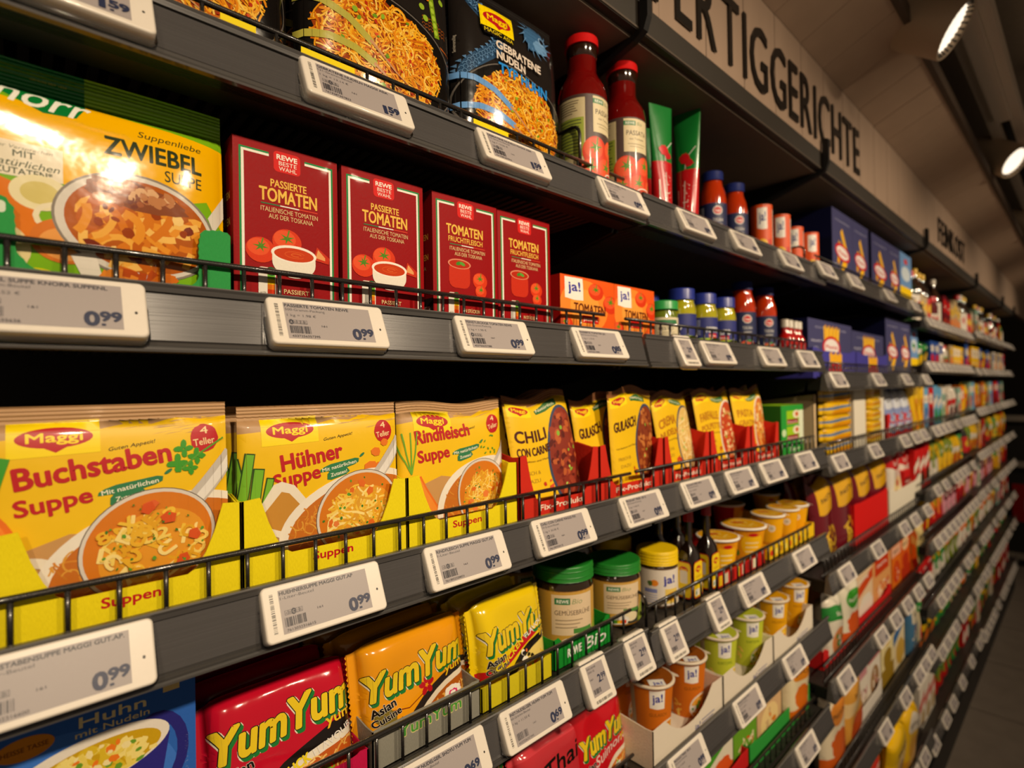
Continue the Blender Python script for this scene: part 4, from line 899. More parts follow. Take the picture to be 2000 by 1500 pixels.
# ------------------------------------------------------------------ row 1: black noodle pouches
z1 = deck(1, 1); BK = 0x1E1A18
def asia_art(kind, seed):
    W, H = 160, 205; A = Art(W, H, seed); A.rect(0, 0, W, H, BK)
    ac = {'o': 0xE87A14, 'b': 0x3A6EA8}[kind]
    if kind == 'b':      # long scaly blue serpent
        sp = [(18, 40+i*6+0) for i in range(0)]
        S = [(26+18*math.sin(i*.33+2.3)+i*.4, 60+i*4.6) for i in range(30)]
        A.stroke(S, 15, 0x2E4E70)
        for i in range(0, 29):
            x, y = S[i]; A.poly([(x-8, y), (x-11.5, y+3), (x-8, y+4)], 0x5A86B4); A.poly([(x+8, y), (x+11, y+3), (x+8, y+4)], 0x5A86B4)
            for j in (-5, -1.6, 1.8, 5): A.arc(x+j, y+(1.2 if j in (-1.6, 5) else -.8), 2, 2.2, 0, 180, .5, 0x6C98C4, n=5)
        A.ell(112, 168, 20, 16, 0x3E6A96, wob=.14, rot=30); A.ell(120, 160, 12, 8, 0x6C98C4, wob=.1); A.ell(124, 170, 3, 3, 0x14110f); A.arc(124, 170, 5, 5, 0, 300, 1, 0x9ABCE0)
        for k in range(16): t = k*.39; A.stroke([(112+18*math.cos(t), 168+15*math.sin(t)), (112+30*math.cos(t+.3), 168+25*math.sin(t+.3))], 2.2, 0x5A86B4, taper=True)
    else:
        for k in range(7): A.stroke([(W-34+k*1.5, 96-k*9), (W-20, 101-k*9), (W-4, 98-k*9)], 3.4, 0xC8641A, taper=True)
        for k in range(26): A.arc(W-40+(k % 7)*4.2, 112+(k//7)*3.4, 2, 2, 0, 180, .6, 0x9A5018, n=5)
        A.stroke([(W-32, 160), (W-28, 130), (W-24, 108)], 6.5, 0x7A9A1C)
        for k in range(7): A.ell(W-32+k*1.1, 155-k*7, 2.3, 2.8, 0xA8C83A, n=10)
        for q in ((W-42, 132), (W-38, 122), (W-16, 150)): A.ell(*q, 3.2, 3.2, 0x96B82E, n=12)
    # plate with noodles
    cx, cy = (74, 72) if kind == 'o' else (82, 66)
    A.ell(cx, cy-6, 84, 56, 0x0F0D0C, rot=0, n=56); A.arc(cx, cy-6, 82, 54, 0, 360, 1.3, 0x6a645e, n=60)
    A.ell(cx, cy-4, 64, 46, 0x9A3E0A, n=40, wob=.05)
    A.noodles(cx, cy-4, 66, 48, 620, [0xF2B020, 0xEDA018, 0xF6C040, 0xE48A10, 0xF9D060, 0xE8960E, 0xCE6A0A], 1.5, 21, curl=.5)
    A.bits(cx, cy-4, 58, 42, 16, [0x6E9A1E, 0x8AB42E], 1.6, 3.0); A.bits(cx, cy-4, 60, 44, 40, [0xB82E08, 0xD8481A], .8, 2.2)
    c = 0xB8B048 if kind == 'o' else 0x6AA0DC
    A.stroke([(-4, cy+22), (18, cy+20), (40, cy+12), (62, cy-2)], 6.5, c); A.stroke([(60, cy), (86, cy-18), (106, cy-28)], 3.2, 0xC89060, taper=True)
    A.stroke([(-4, cy-12), (24, cy-9), (46, cy-12), (66, cy-20)], 6.5, c); A.stroke([(64, cy-19), (84, cy-30), (104, cy-40)], 3.0, 0xC89060, taper=True)
    if kind == 'o':
        A.text('GEBRATENE', 40, 163, 120, 11, 0xE8E0D0, bold=.05); A.text('NUDELN', 44, 144, 126, 15, ac, bold=.05, rot=-2)
        A.rect(10, 168, 50, 190, DY)
    else:
        logo(A, 26, 146, 72, 170); A.poly([(26, 146), (72, 146), (70, 138), (30, 138)], 0x14110f); A.text('MAGIC ASIA', 30, 140.5, 70, 4.4, 0xD8C020, bold=.03)
        A.text('GEBRATENE', 44, 126.5, 116, 9, 0xE6D8C8, bold=.06); A.text('NUDELN', 44, 114.5, 88, 9, 0xE6D8C8, bold=.06)
        A.text('TYP HUHN', 46, 99.5, 126, 11.5, 0x2E8EE0, bold=.06); A.text('Fertig in 5 Minuten', 48, 92.5, 92, 3.6, 0xD89040, bold=.01)
    A.text('Serviervorschlag', 4, 112, 22, 1.9, 0xB0A898, rot=90)
    return A
x1a, x1b = wx(577, 100, .050), wx(890, 190, .050)
gA = 'black pan noodle pouches on the top shelf'
Po = Proto(pouch('noodle_pouch', .160, .205, .042, asia_art('o', 41), 41, base=BK, back=BK, mat='foil_film', seal=.014, wr=.0014, cell=10))
Pb = Proto(pouch('noodle_pouch', .160, .205, .042, asia_art('b', 43), 47, base=BK, back=BK, mat='foil_film', seal=.014, wr=.0014, cell=10))
Po.put(x1a+.002, .056, z1, 'black noodle pouch with heap of orange noodles and yellow-green chopsticks', 'noodle pouch', gA, lean=2)
Po.put(x1a-.166, .056, z1, 'black noodle pouch cut by the upper photo edge, first on the top shelf', 'noodle pouch', gA, lean=2)
Pb.put(x1b, .056, z1, 'black noodle pouch with blue serpent and light blue chopsticks', 'noodle pouch', gA, lean=2)
Po.put(x1a-.004, .104, z1, 'black noodle pouch standing behind the orange-lettered one', 'noodle pouch', gA, lean=2)
Pb.put(x1b+.006, .104, z1, 'black noodle pouch standing behind the blue serpent one', 'noodle pouch', gA, lean=2)
m = MB()
YB = 0xF0D800
for i, (a, b_) in enumerate((((588, 100), (693, 148)), ((925, 238), (993, 268)), ((430, 30), (500, 62)))):
    xa, xc = wx(*a, .0155), wx(*b_, .0155); m = MB(); m.box(0, xc-xa, 0, .0006, -.019, .0075, YB); m.box(0, xc-xa, 0, .012, -.0195, -.019, YB); o = m.build('shelf_strip', 'carton'); o.location = (xa, .0155, z1+.0197)
    tag(o, f'narrow yellow card strip under the {["orange noodle", "blue serpent", "leftmost black"][i]} pouch', 'card strip')

# ------------------------------------------------------------------ jars, bottles, tubes, cans, cups
def jar(name, prof, cols, lid, lidcol, lab=None, labz=0, labr=None, seg=32, sx=1, sy=1, pw=1, lid_ribs=0, ang0=0, lidmat='plastic'):
    """prof: chunks of (r,z); lid: (r, z0, z1)"""
    m = MB(); m.lathe(prof, 0, seg, cols=cols, sx=sx, sy=sy, pw=pw); root = m.build(name, 'jar')
    if lid:
        r_, a, b = lid; l = MB(); l.lathe([[(0, b), (r_-.002, b)], [(r_-.002, b), (r_-.0006, b-.0006), (r_, b-.002), (r_, a+.001), (r_+.0006, a)], [(r_+.0006, a), (r_*.9, a)]], lidcol, seg)
        if lid_ribs:
            for k in range(lid_ribs):
                zz = a+(b-a)*(k+.7)/(lid_ribs+.6); l.lathe([[(r_, zz-.0008), (r_+.0005, zz-.0003), (r_+.0005, zz+.0003), (r_, zz+.0008)]], lidcol, seg)
        l.build('lid', lidmat, root)
    if lab:
        label_part(lab, labr, labz, root, ang0=ang0)
    return root
# passata bottles
def passata_label():
    A = Art(190, 112, 6); A.rect(0, 0, 190, 112, 0x4A3630)
    A.rect(30, 22, 76, 108, 0xCDBE92); A.rect(32, 36, 74, 84, 0x9AA83A)
    for k in range(11): A.rect(34, 80-k*4, 34+A.rnd.uniform(28, 38), 81.4-k*4, 0x4a5a2a)
    for k in range(6): A.rect(34, 104-k*3, 34+A.rnd.uniform(20, 36), 104.8-k*3, 0x5a4a3a)
    A.rect(88, 66, 134, 110, 0xD8C89E); A.rect(88, 101, 108, 107, 0x2E7A48); A.text('REWE', 91, 102.4, 106, 3.4, 0xE8E8D8, bold=.04); A.text('Bio', 110, 101.5, 120, 5, 0x6a8a5a, shear=.3, bold=-.01)
    A.text('PASSATA', 92, 88, 130, 6.5, 0x3a2a20, bold=.01); A.text('aus Tomaten', 97, 82, 124, 2.8, 0x5a4a3a, bold=-.005); A.rect(94, 76, 128, 76.8, 0x8a7a5a); A.rect(97, 72.6, 124, 73.2, 0x8a7a5a)
    tomato(A, 92, 42, 21, 10); tomato(A, 126, 44, 19, 40); tomato(A, 84, 18, 18, 70); tomato(A, 112, 20, 19, 30); tomato(A, 142, 18, 17, 80)
    A.ell(124, 14, 16, 5, 0xE8E0D0); A.ell(124, 13.4, 14, 4, 0xC03A10); A.rrect(109, 0, 139, 13, 5, 0xD8502A)
    return A
GLR = 0x6A0806
PR = [[(.001, 0), (.033, 0), (.037, .003), (.0375, .01), (.0375, .128), (.035, .140), (.027, .152), (.0225, .160), (.0220, .178)], [(.0220, .178), (.0235, .180), (.0235, .193)]]
Pp = Proto(jar('passata_bottle', PR, [GLR, 0x2a1408], (.0255, .192, .204), 0xD01414, passata_label(), .010, .0378))
gP = 'glass passata bottles with red lids on the top shelf'
for i, (px, py, y) in enumerate(((1139, 300, .052), (1218, 350, .052))):
    x = wx(px, py, y); Pp.put(x, y, z1 if i == 0 else z1, ['tall glass bottle of red passata beside the blue serpent pouch', 'tall glass bottle of red passata beside the green tubes'][i], 'bottle', gP, rz=(-16, -42)[i], sc=(.86, .86, 1.04))
    for k in (1, 2): Pp.put(x-.004, y+.08*k, z1, f'glass passata bottle hidden behind the {["first", "second"][i]} front bottle, {["next", "last"][k-1]} in line', 'bottle', gP, sc=(.86, .86, 1.04))
# tomato paste tubes (stand on their caps)
def tube_pack():
    m = MB(); n = 14; w0, h = .050, .190; Rr = .018
    rings = []
    for i in range(n+1):
        t = i/n; a = Rr*(1-t)+.0275*t; b_ = Rr*(1-t)**.8+.0008
        rings.append([(a*math.cos(2*math.pi*k/24), b_*math.sin(2*math.pi*k/24), .02+t*h) for k in range(24)])
    V = [p for q in rings for p in q]; F = []; C = []
    for i in range(n):
        for k in range(24):
            F.append((i*24+k, i*24+(k+1) % 24, (i+1)*24+(k+1) % 24, (i+1)*24+k)); C.append(0x157A30 if i >= 7 else 0xC01018)
    m.add(V, F, C)
    m.lathe([[(.0, .008), (.012, .008), (.02, .02)]], 0xB01016, 24)
    for sg in (1, -1):
        A = Art(40, 140, 9)
        A.stroke([(18, 20), (20, 110), (36, 128)], 1.4, 0xE8E4D8); A.rect(6, 8, 7.6, 62, 0xE8E4D8)
        A.text('POMODORO', 0, 0, 62, 14, 0xF0ECE0, bold=.05); V_, F_, c_, z_ = A.it.pop(); A.it.append(([(27-y_, 8+x_) for x_, y_ in V_], F_, c_, z_))
        A.text('PARMADORO', 0, 0, 46, 5, 0xE8E4D8, bold=.02); V_, F_, c_, z_ = A.it.pop(); A.it.append(([(37-y_, 58+x_) for x_, y_ in V_], F_, c_, z_))
        A.ell(18, 112, 9, 8, 0xD01820, wob=.15); A.ell(26, 103, 7, 6, 0xC01820, wob=.15); A.ell(20, 84, 5, 10, 0xC81820, wob=.1)
        fn = lambda u, v, off=0, sg=sg: (lambda t: (sg*(u-.020)*(1.0+.3*t), -sg*(off+.0005+(Rr*(1-t)**.8+.0008)*math.sqrt(max(.02, 1-((u-.020)/(Rr*(1-t)+.0275*t))**2))), .022+v))((v/h))
        m.art(A, fn, 8)
    root = m.build('tomato_tube', 'glossy_film'); l = MB(); l.lathe([[(0, 0), (.0105, 0)], [(.0105, 0), (.0105, .012)]], 0xD8D4C8, 20); l.build('cap', 'plastic', root); return root
Pt_ = Proto(tube_pack()); z21 = deck(2, 1)
gT = 'green and red tomato paste tubes'
for i, (px, y, rz) in enumerate(((1292, .060, -16), (1343, .062, -80), (1276, .10, -20))):
    Pt_.put(wx(px, 350, y), y, z21-.004, ['green and red tomato paste tube, nearest the passata bottles', 'green and red tomato paste tube beside the blue-label jar', 'green tomato paste tube half hidden behind the front two'][i], 'tube', gT, rz=rz, sc=(.86, .86, (.97, 1.06, .92)[i]))
# sauce jars with dark blue label
def sauce_label(c, seed, word='TOSCANA'):
    A = Art(110, 76, seed); A.rect(0, 0, 110, 76, c); A.ell(55, 62, 9, 8, 0xE8E4DC); A.ell(55, 62, 7.6, 6.4, 0xC8141C); A.text('Sugo', 49, 60, 61, 4, 0xF4F0E4, shear=.3)
    A.text(word, 46, 42, 65, 6, 0xE0DCD4, bold=.0); A.rect(48, 36, 63, 37.6, 0xC8C4BC); tomato(A, 50, 12, 9, 10); tomato(A, 64, 11, 8, 50); A.ell(58, 20, 4, 2, 0x3A8A2A); A.rect(14, 4, 30, 70, 0x9AA0B0)
    for k in range(20): A.rect(16, 66-k*3, 16+A.rnd.uniform(8, 12), 67-k*3, 0x2a3050)
    return A
SP = [[(.001, 0), (.021, 0), (.0235, .003), (.024, .008), (.024, .095), (.0225, .108), (.0185, .120), (.0172, .126), (.0172, .132)]]
LB = Proto(jar('sauce_jar', SP, [0xB83208], (.0192, .130, .147), 0x1E2A6A, sauce_label(0x1A2450, 1), .010, .0243))
for i, px in enumerate((1392, 1434)):
    y = .075; LB.put(wx(px, 410, y), y, z21, ['blue-lid sauce jar on the top shelf beside the paste tubes', 'blue-lid sauce jar on the top shelf beside the orange cans'][i], 'sauce jar', 'blue-lid sauce jars', rz=-42)
z22 = deck(2, 2)
for i, (px, y) in enumerate(((1450, .070), (1492, .070), (1420, .13))):
    LB.put(wx(px, 600, y), y, z22, ['blue-lid sauce jar on the second shelf beside the pesto jars', 'blue-lid sauce jar on the second shelf beside the small red bottles', 'blue-lid sauce jar standing back behind the pesto jars'][i], 'sauce jar', 'blue-lid sauce jars', rz=-45)
# pesto jars
def pesto_label():
    A = Art(110, 58, 3); A.rect(0, 0, 110, 58, 0x28307A); A.rect(0, 0, 110, 22, 0xA8C818)
    for k in range(9): A.rect(14, 52-k*3, 34, 53.4-k*3, 0xA8B0D0)
    A.text('PESTO', 44, 32, 67, 9, 0xF0F0E8, bold=.04); A.rrect(48, 22, 64, 30, 2, 0xC8141C); A.text('Basilico', 49, 24.4, 63, 3, 0xF0F0E8); return A
PJ = [[(.001, 0), (.020, 0), (.0225, .003), (.023, .008), (.023, .070), (.0215, .078), (.0198, .082), (.0198, .088)]]
PJp = Proto(jar('pesto_jar', PJ, [0xB0A818], (.0215, .086, .105), 0x24328A, pesto_label(), .004, .0233))
for i, px in enumerate((1331, 1374, 1411)):
    y = .068; PJp.put(wx(px, 600, y), y, z22+.001, ['blue-lid pesto jar nearest the small green-lid jar', 'middle of the three blue-lid pesto jars', 'blue-lid pesto jar next to the tomato sauce jars'][i], 'pesto jar', 'blue-lid pesto jars', rz=(-90, -25, -60)[i])
    PJp.put(wx(px, 600, y)+.004, y+.07, z22+.001, f'blue-lid pesto jar behind the {["nearest", "middle", "last"][i]} front pesto jar', 'pesto jar', 'blue-lid pesto jars', rz=10)
tray(wx(1318, 640, .036), wx(1432, 640, .036), .036, .10, 0, .018, .016, 0x28388A, 2, 2, 'low blue display carton holding the pesto jars', inner=0x3a3a5a)
A = Art(80, 44, 3); A.rect(0, 0, 80, 44, 0xE0D4B0); A.rect(20, 34, 60, 40, 0x2E7A48); A.text('PESTO', 28, 24, 52, 5, 0x3a3a2a)
for k in range(6): A.rect(26, 20-k*3, 54, 21-k*3, 0x8a8060)
GJ = [[(.001, 0), (.022, 0), (.0235, .003), (.0235, .056), (.021, .062), (.0205, .068)]]
Proto(jar('relish_jar', GJ, [0x6A7A20], (.0240, .065, .079), 0x2E9A4A, A, .008, .0238)).put(wx(1294, 600, .070), .070, z22+.001, 'small green-lid jar between the orange carton and pesto jars', 'jar', rz=-45)
r = tag(empty('display_tray', (wx(1283, 640, .05), .042, z22)), 'small green and grey card tray around the green-lid jar', 'display tray')
m = MB(); m.sheet([(0, 0), (.058, 0), (.058, .012), (0, .016)], 0, .0012, 0x1E8A3A); m.build('front_wall', 'cardboard', r)
m = MB(); m.sheet([(0, 0), (.09, 0), (.09, .072), (.05, .070), (.02, .055), (0, .016)], .057, .058, 0xA8A49A, axis='x'); m.build('side_wall', 'cardboard', r)
m = MB(); m.box(0, .057, .001, .09, 0, .001, 0xA8A49A); m.build('base', 'cardboard', r)
# orange cans
def can_art():
    A = Art(160, 72, 7); A.rect(0, 0, 160, 72, 0xE0500A); A.rect(0, 0, 160, 24, 0xE88A10)
    for x in (34, 114): ja_logo(A, x, 40, x+24, 68, 0x203080)
    A.ell(46, 16, 16, 12, 0xF4C020); A.ell(66, 20, 8, 8, 0xC82814); A.rect(76, 6, 104, 66, 0xD8CCC0)
    for k in range(12): A.rect(78, 60-k*4.5, 100, 61.4-k*4.5, 0x7a6a60)
    return A
SCN = 1
CN = [[(.001, 0), (.0255, 0), (.0262, .0015), (.0262, .0030), (.0256, .0045)]+[(.0256-(.0004 if k % 2 else 0), .0045+k*.0045) for k in range(1, 15)]+[(.0256, .0715), (.0262, .0730), (.0262, .0745), (.0252, .0748)], [(.0252, .0748), (.0250, .0732), (.001, .0732)]]
Pc = Proto(jar('food_can', CN, [0xC0B8AE, 0xB8B0A6], None, 0, can_art(), .0035, .0264, ang0=0))
for i, (px, y) in enumerate(((1487, .060), (1523, .060), (1549, .075), (1579, .056), (1505, .12))):
    Pc.put(wx(px, 450, y), y, z21, ['orange food can next to the blue-lid sauce jars', 'orange food can, second after the sauce jars', 'orange food can partly behind its taller-looking neighbour', 'orange food can standing alone before the blue pasta boxes', 'orange food can in the back row on the top shelf'][i], 'can', 'orange ribbed food cans', rz=(12, 8, 8, 24, 10)[i], sc=(.80, .80, 1.58 if i != 3 else 1.45))
# small red bottles at the end of the second shelf
BQ = [[(.001, 0), (.014, 0), (.016, .002), (.016, .040), (.012, .050), (.008, .056), (.008, .07)]]
Bq = Proto(jar('sauce_bottle', BQ, [0xB01410], (.009, .068, .085), 0xB8B0A0))
for i, px in enumerate((1533, 1541, 1551, 1558)):
    Bq.put(wx(px, 650, .055), .055, z22, f'small red bottle, {ORD[i+1]} after the blue-lid sauce jars', 'bottle', 'small red bottles')

# blue pasta boxes
PB = 0x2A3070
def pasta_art(w_, h, big, seed):
    W, H = w_*1e3, h*1e3; A = Art(W, H, seed); A.rect(0, 0, W, H, 0x45456C)  # paler grey-violet front: reflected light put into the blue card's colour
    A.text('COLLEZIONE', W*.15, H*.86, W*.85, 3.6, 0xB0B0C8, bold=.0)
    if not big:
        cx, cy = W*.5, H*.45
        A.stroke([(cx-W*.06, cy+H*.30), (cx+W*.16, cy+H*.06)], W*.12, 0xE8B020); A.stroke([(cx-W*.14, cy+H*.14), (cx-W*.22, cy-H*.16)], W*.12, 0xD89A18); A.stroke([(cx+W*.16, cy-H*.08), (cx-W*.08, cy-H*.28)], W*.15, 0xF0B81C)
        A.ell(cx-1, cy, W*.36, H*.115, 0xC81820, rot=-6); A.ell(cx-1, cy, W*.29, H*.08, 0xE8E0DC, rot=-6); A.text('Pasta', cx-W*.2, cy-3, cx+W*.2, 9, 0xC81820, rot=-4, bold=.06)
    else:
        cx, cy = W*.5, H*.55
        for k in range(13): A.stroke([(cx-W*.14+k*W*.022, cy-H*.36), (cx-W*.16+k*W*.028, cy+H*.36+4*math.sin(k*2.1))], W*.024, [0xF0B81C, 0xE8A010, 0xF8CC40][k % 3])
        A.ell(cx, cy, W*.20, H*.2, 0xC81820); A.ell(cx, cy, W*.165, H*.15, 0xE8E0DC); A.text('Pasta', cx-W*.13, cy-3, cx+W*.13, 9, 0xC81820, bold=.05)
        A.text('SPAGHETTI', W*.06, H*.62, W*.28, 5, 0xC8C8DC); A.text('N°1', W*.12, H*.5, W*.2, 6, 0xC8C8DC)
    return A
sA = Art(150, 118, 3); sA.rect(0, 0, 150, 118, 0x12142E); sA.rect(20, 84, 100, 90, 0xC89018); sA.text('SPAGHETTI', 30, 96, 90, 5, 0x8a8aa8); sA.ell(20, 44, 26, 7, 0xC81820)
z31 = deck(3, 1); y5 = .045
def pbox(x0, x1, h, z, y, label, big=False, d=.15, side=True, rz=0):
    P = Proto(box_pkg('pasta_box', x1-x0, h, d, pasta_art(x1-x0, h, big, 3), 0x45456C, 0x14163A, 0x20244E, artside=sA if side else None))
    P.put(x0, y, z, label, 'pasta box', 'dark blue pasta boxes', rz=rz); return P
e = [1626, 1665, 1696, 1702, 1735, 1757, 1779]
X = [wx(p, 500, y5) for p in e]
hb = wz(1626, 404, y5)-z31
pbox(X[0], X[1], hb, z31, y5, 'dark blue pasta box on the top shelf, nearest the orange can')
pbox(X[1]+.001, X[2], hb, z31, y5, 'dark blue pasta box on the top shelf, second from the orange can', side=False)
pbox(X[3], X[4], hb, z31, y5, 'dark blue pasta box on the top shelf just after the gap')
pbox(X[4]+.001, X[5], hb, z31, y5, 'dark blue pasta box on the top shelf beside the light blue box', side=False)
pbox(X[0]+.004, X[1], hb, z31, y5+.152, 'dark blue pasta box behind the nearest one on the top shelf')
def light_box(x0, x1, h, z, y, label):
    w_ = x1-x0; A = Art(w_*1e3, h*1e3, 2); A.rect(0, 0, w_*1e3, h*1e3, 0x6A92C4); A.rect(0, 0, w_*1e3, h*400, 0xF0C810); A.ell(w_*500, h*640, w_*380, h*130, 0xC8D4DC); A.ell(w_*500, h*860, w_*150, h*50, 0xC83828)
    Proto(box_pkg('light_pasta_box', w_, h, .12, A, 0x6A92C4, 0x5A82B4)).put(x0, y, z, label, 'pasta box')
light_box(X[5]+.002, X[6], hb, z31, y5, 'light blue box with yellow bottom at the end of the top shelf')
z32 = deck(3, 2)
E2 = [1583, 1668, 1730, 1757, 1779, 1793]
X = [wx(p, 680, y5) for p in E2]; h1 = wz(1585, 620, y5)-z32; h2 = wz(1735, 620, y5)-z32
pbox(X[0], X[1]-.002, h1, z32, .050, 'wide blue spaghetti display box, nearest on the second shelf', True)
pbox(X[1], X[2]-.004, h1*.93, z32, .050, 'wide blue spaghetti display box beside the upright blue boxes', True)
pbox(X[2], X[3]-.001, h2, z32, .045, 'upright dark blue pasta box on the second shelf beside the wide one')
pbox(X[3], X[4]-.001, h2, z32, .045, 'upright dark blue pasta box on the second shelf beside the light blue one', side=False)
light_box(X[4]+.001, X[5], h2*.95, z32, .046, 'light blue box with yellow bottom at the end of the second shelf')
for i, (a, b_) in enumerate(((X[0]-.003, X[1]-.004), (X[1], X[2]-.004))):
    w_ = b_-a; Aq = Art(w_*1e3, 70, 3); cx = w_*500
    for k in range(9): Aq.stroke([(cx-w_*110+k*w_*27, 6), (cx-w_*130+k*w_*32, 62+4*math.sin(k*2.))], w_*30, [0xF0B81C, 0xE8A010][k % 2])
    Aq.ell(cx, 18, w_*160, 20, 0xC81820)
    tray(a, b_, .040, .12, 0, .072, .066, 0x403C96, 3, 2, f'blue display carton around the {["nearest", "second"][i]} wide spaghetti box', inner=0x3a3a5a, art=Aq)

# ------------------------------------------------------------------ row 4
z4 = deck(1, 4)
W_, H_ = 158, 142; A = Art(W_, H_, 8); A.rect(0, 0, W_, H_, 0x2E62B8); A.ell(70, 60, 80, 60, 0x3E74CC)
A.arc(134, 84, 16, 25, -110, 130, 7, 0x2A2878); A.poly([(52, 92), (142, 96), (136, 60), (120, 30), (66, 30)], 0x2E2A80)
A.ell(97, 94, 45, 17, 0xE6DED0, rot=7, n=44); A.ell(99, 92, 38, 13.5, 0xC8A018, rot=7, n=40)
A.noodles(99, 92, 36, 12, 60, [0xE8D060, 0xD8B82A, 0xF0DC80], 3.2, 14); A.bits(99, 92, 34, 11, 26, [0xE87A20, 0xF0E0A0, 0x6A9A2A], 1.4, 3.4, n_=6)
A.text('Huhn', 92, 119, 128, 7, 0xE8D8A0, bold=.03); A.text('mit Nudeln', 90, 113, 130, 4.2, 0xE8D8A0); A.text('HÜHNERSUPPE', 86, 131, 136, 4, 0xC8B060); A.ell(66, 118, 14, 7, 0xD88A20); A.text('HEISSE TASSE', 55, 116.5, 77, 3, 0x6a2a10)
A.rect(138, 124, 148, 131, 0xD8C080); A.text('Serviervorschlag', 148, 30, 176, 2.6, 0xC8D0E8); V_, F_, c_, z_ = A.it.pop(); A.it.append(([(153-(y_-30), 62+(x_-148)) for x_, y_ in V_], F_, c_, z_))
xb = wx(382, 1400, .048)
Proto(box_pkg('cup_soup_box', .158, .142, .06, A, 0x2E62B8, 0x24509a, 0x2450A0)).put(xb-.158, .048, z4, 'blue cup soup box with a picture of a noodle soup mug', 'soup box')
def yum_art(bg, kind, seed, W=128, H=92):
    A = Art(W, H, seed); A.rect(0, 0, W, H, bg)
    if kind == 'duck': A.poly([(40, 0), (W, 44), (W, 56), (60, 30), (20, 6)], 0x1a1412); A.ell(96, 6, 62, 27, 0xE8E0CC, rot=12); A.ell(98, 4, 56, 23, 0xC05A1A, rot=12); nc = [0xE8B860, 0xF0CC80, 0xD89A40]
    elif kind == 'shoyu':
        A.ell(92, 8, 66, 34, 0x2A2220, rot=22); A.ell(94, 5, 61, 30, 0xE8DCC4, rot=22); A.ell(96, 3, 56, 27, 0xB05A14, rot=22); nc = [0xE8B050, 0xF0C878, 0xD0903A]
        for q, s_ in (((72, 42), 9), ((108, 52), 7), ((118, 58), 6)):
            for k in range(5): t = math.radians(72*k+20); A.ell(q[0]+s_*.6*math.cos(t), q[1]+s_*.6*math.sin(t), s_*.45, s_*.32, 0xB81420, rot=72*k+20, n=10)
        A.stroke([(28, 34), (50, 30), (66, 36)], .9, 0x7a2a14); A.stroke([(88, 60), (100, 66), (116, 58)], .9, 0x7a2a14)
    elif kind == 'chick':
        A.poly([(0, 14), (W, 56), (W, 66), (0, 24)], 0xC01420); A.ell(90, 2, 66, 40, 0x1E1814, rot=18); A.ell(94, 0, 58, 35, 0xE8D070, rot=18); nc = [0xF0CC60, 0xF8E090, 0xE0B040]
    else: A.ell(90, 4, 60, 26, 0xE8DCC4, rot=14); A.ell(92, 2, 54, 22, 0xD06A1A, rot=14); nc = [0xE8B050, 0xF0C878]
    A.noodles(95, 3, 54, 24, 90, nc, 1.4, 15, rot=15); A.bits(98, 6, 44, 16, 18, [0x5AA02A, 0x7AC03A, 0xE8641A, 0xF0E8D8], 2, 5, n_=6)
    if kind == 'shoyu': A.ell(104, 22, 11, 8, 0xF4ECE0, wob=.1); A.ell(104, 22, 6, 3.4, 0xD81E6A, wob=.15); A.ell(104, 22.6, 3.4, 1.4, 0xF4ECE0)
    if kind == 'chick': A.bits(70, 26, 12, 8, 8, [0xF4F0E0, 0x1a1412, 0xE06A2A], 2, 4)
    t = 'YumYum'; x0, y0, x1, cp = (7, 46, 121, 25) if kind != 'suimono' else (12, 50, 116, 24)
    A.text(t, x0, y0, x1, cp, 0xE8C820, rot=4, shear=.2, bold=.06, out=[(.10, 0xE8E0C8, .6, -1.6), (.045, 0x1E7A34, 1.5, -3.0), (.045, 0x1E7A34, .8, -1.6), (.045, 0x1a1a10, 0, 0)])
    A.ell(26, 30, 11, 7.5, 0x7A6A2A, rot=-30, n=14); A.text('Asian', 14, 32, 38, 7.5, 0x14100c, rot=12, bold=.06, out=[(.05, 0xE8E0D0, 0, 0)]); A.text('Cuisine', 14, 24, 42, 6, 0x14100c, rot=12, bold=.06, out=[(.05, 0xE8E0D0, 0, 0)])
    if kind == 'duck': A.text('DUCK', 58, 17, 82, 7, 0xF0D820, rot=17, bold=.06); A.text('FLAVOUR', 84, 25, 120, 5.6, 0xE8E4DC, rot=17, bold=.03)
    if kind == 'shoyu': A.text('JAPANESE', 6, 11, 44, 6, 0x2a1a10, rot=14, bold=.02); A.text('CHICKEN', 6, 2, 38, 6, 0x2a1a10, rot=14, bold=.02)
    if kind == 'chick': A.text('CHICKEN', 24, 26, 72, 6.5, 0xF0D820, rot=21, bold=.05); A.text('FLAVOUR', 74, 45, 112, 5.4, 0xF0E8E0, rot=21, bold=.03)
    if kind == 'suimono': A.text('Suimono', 36, 34, 112, 12, 0xE8C8C0, rot=6, shear=.3, bold=.02)
    A.text('ยำยำ' if False else 'yum', 96, 44, 120, 8, 0xE8C820, rot=4, bold=.03, out=[(.04, 0xC83A10, 0, 0)])
    return A
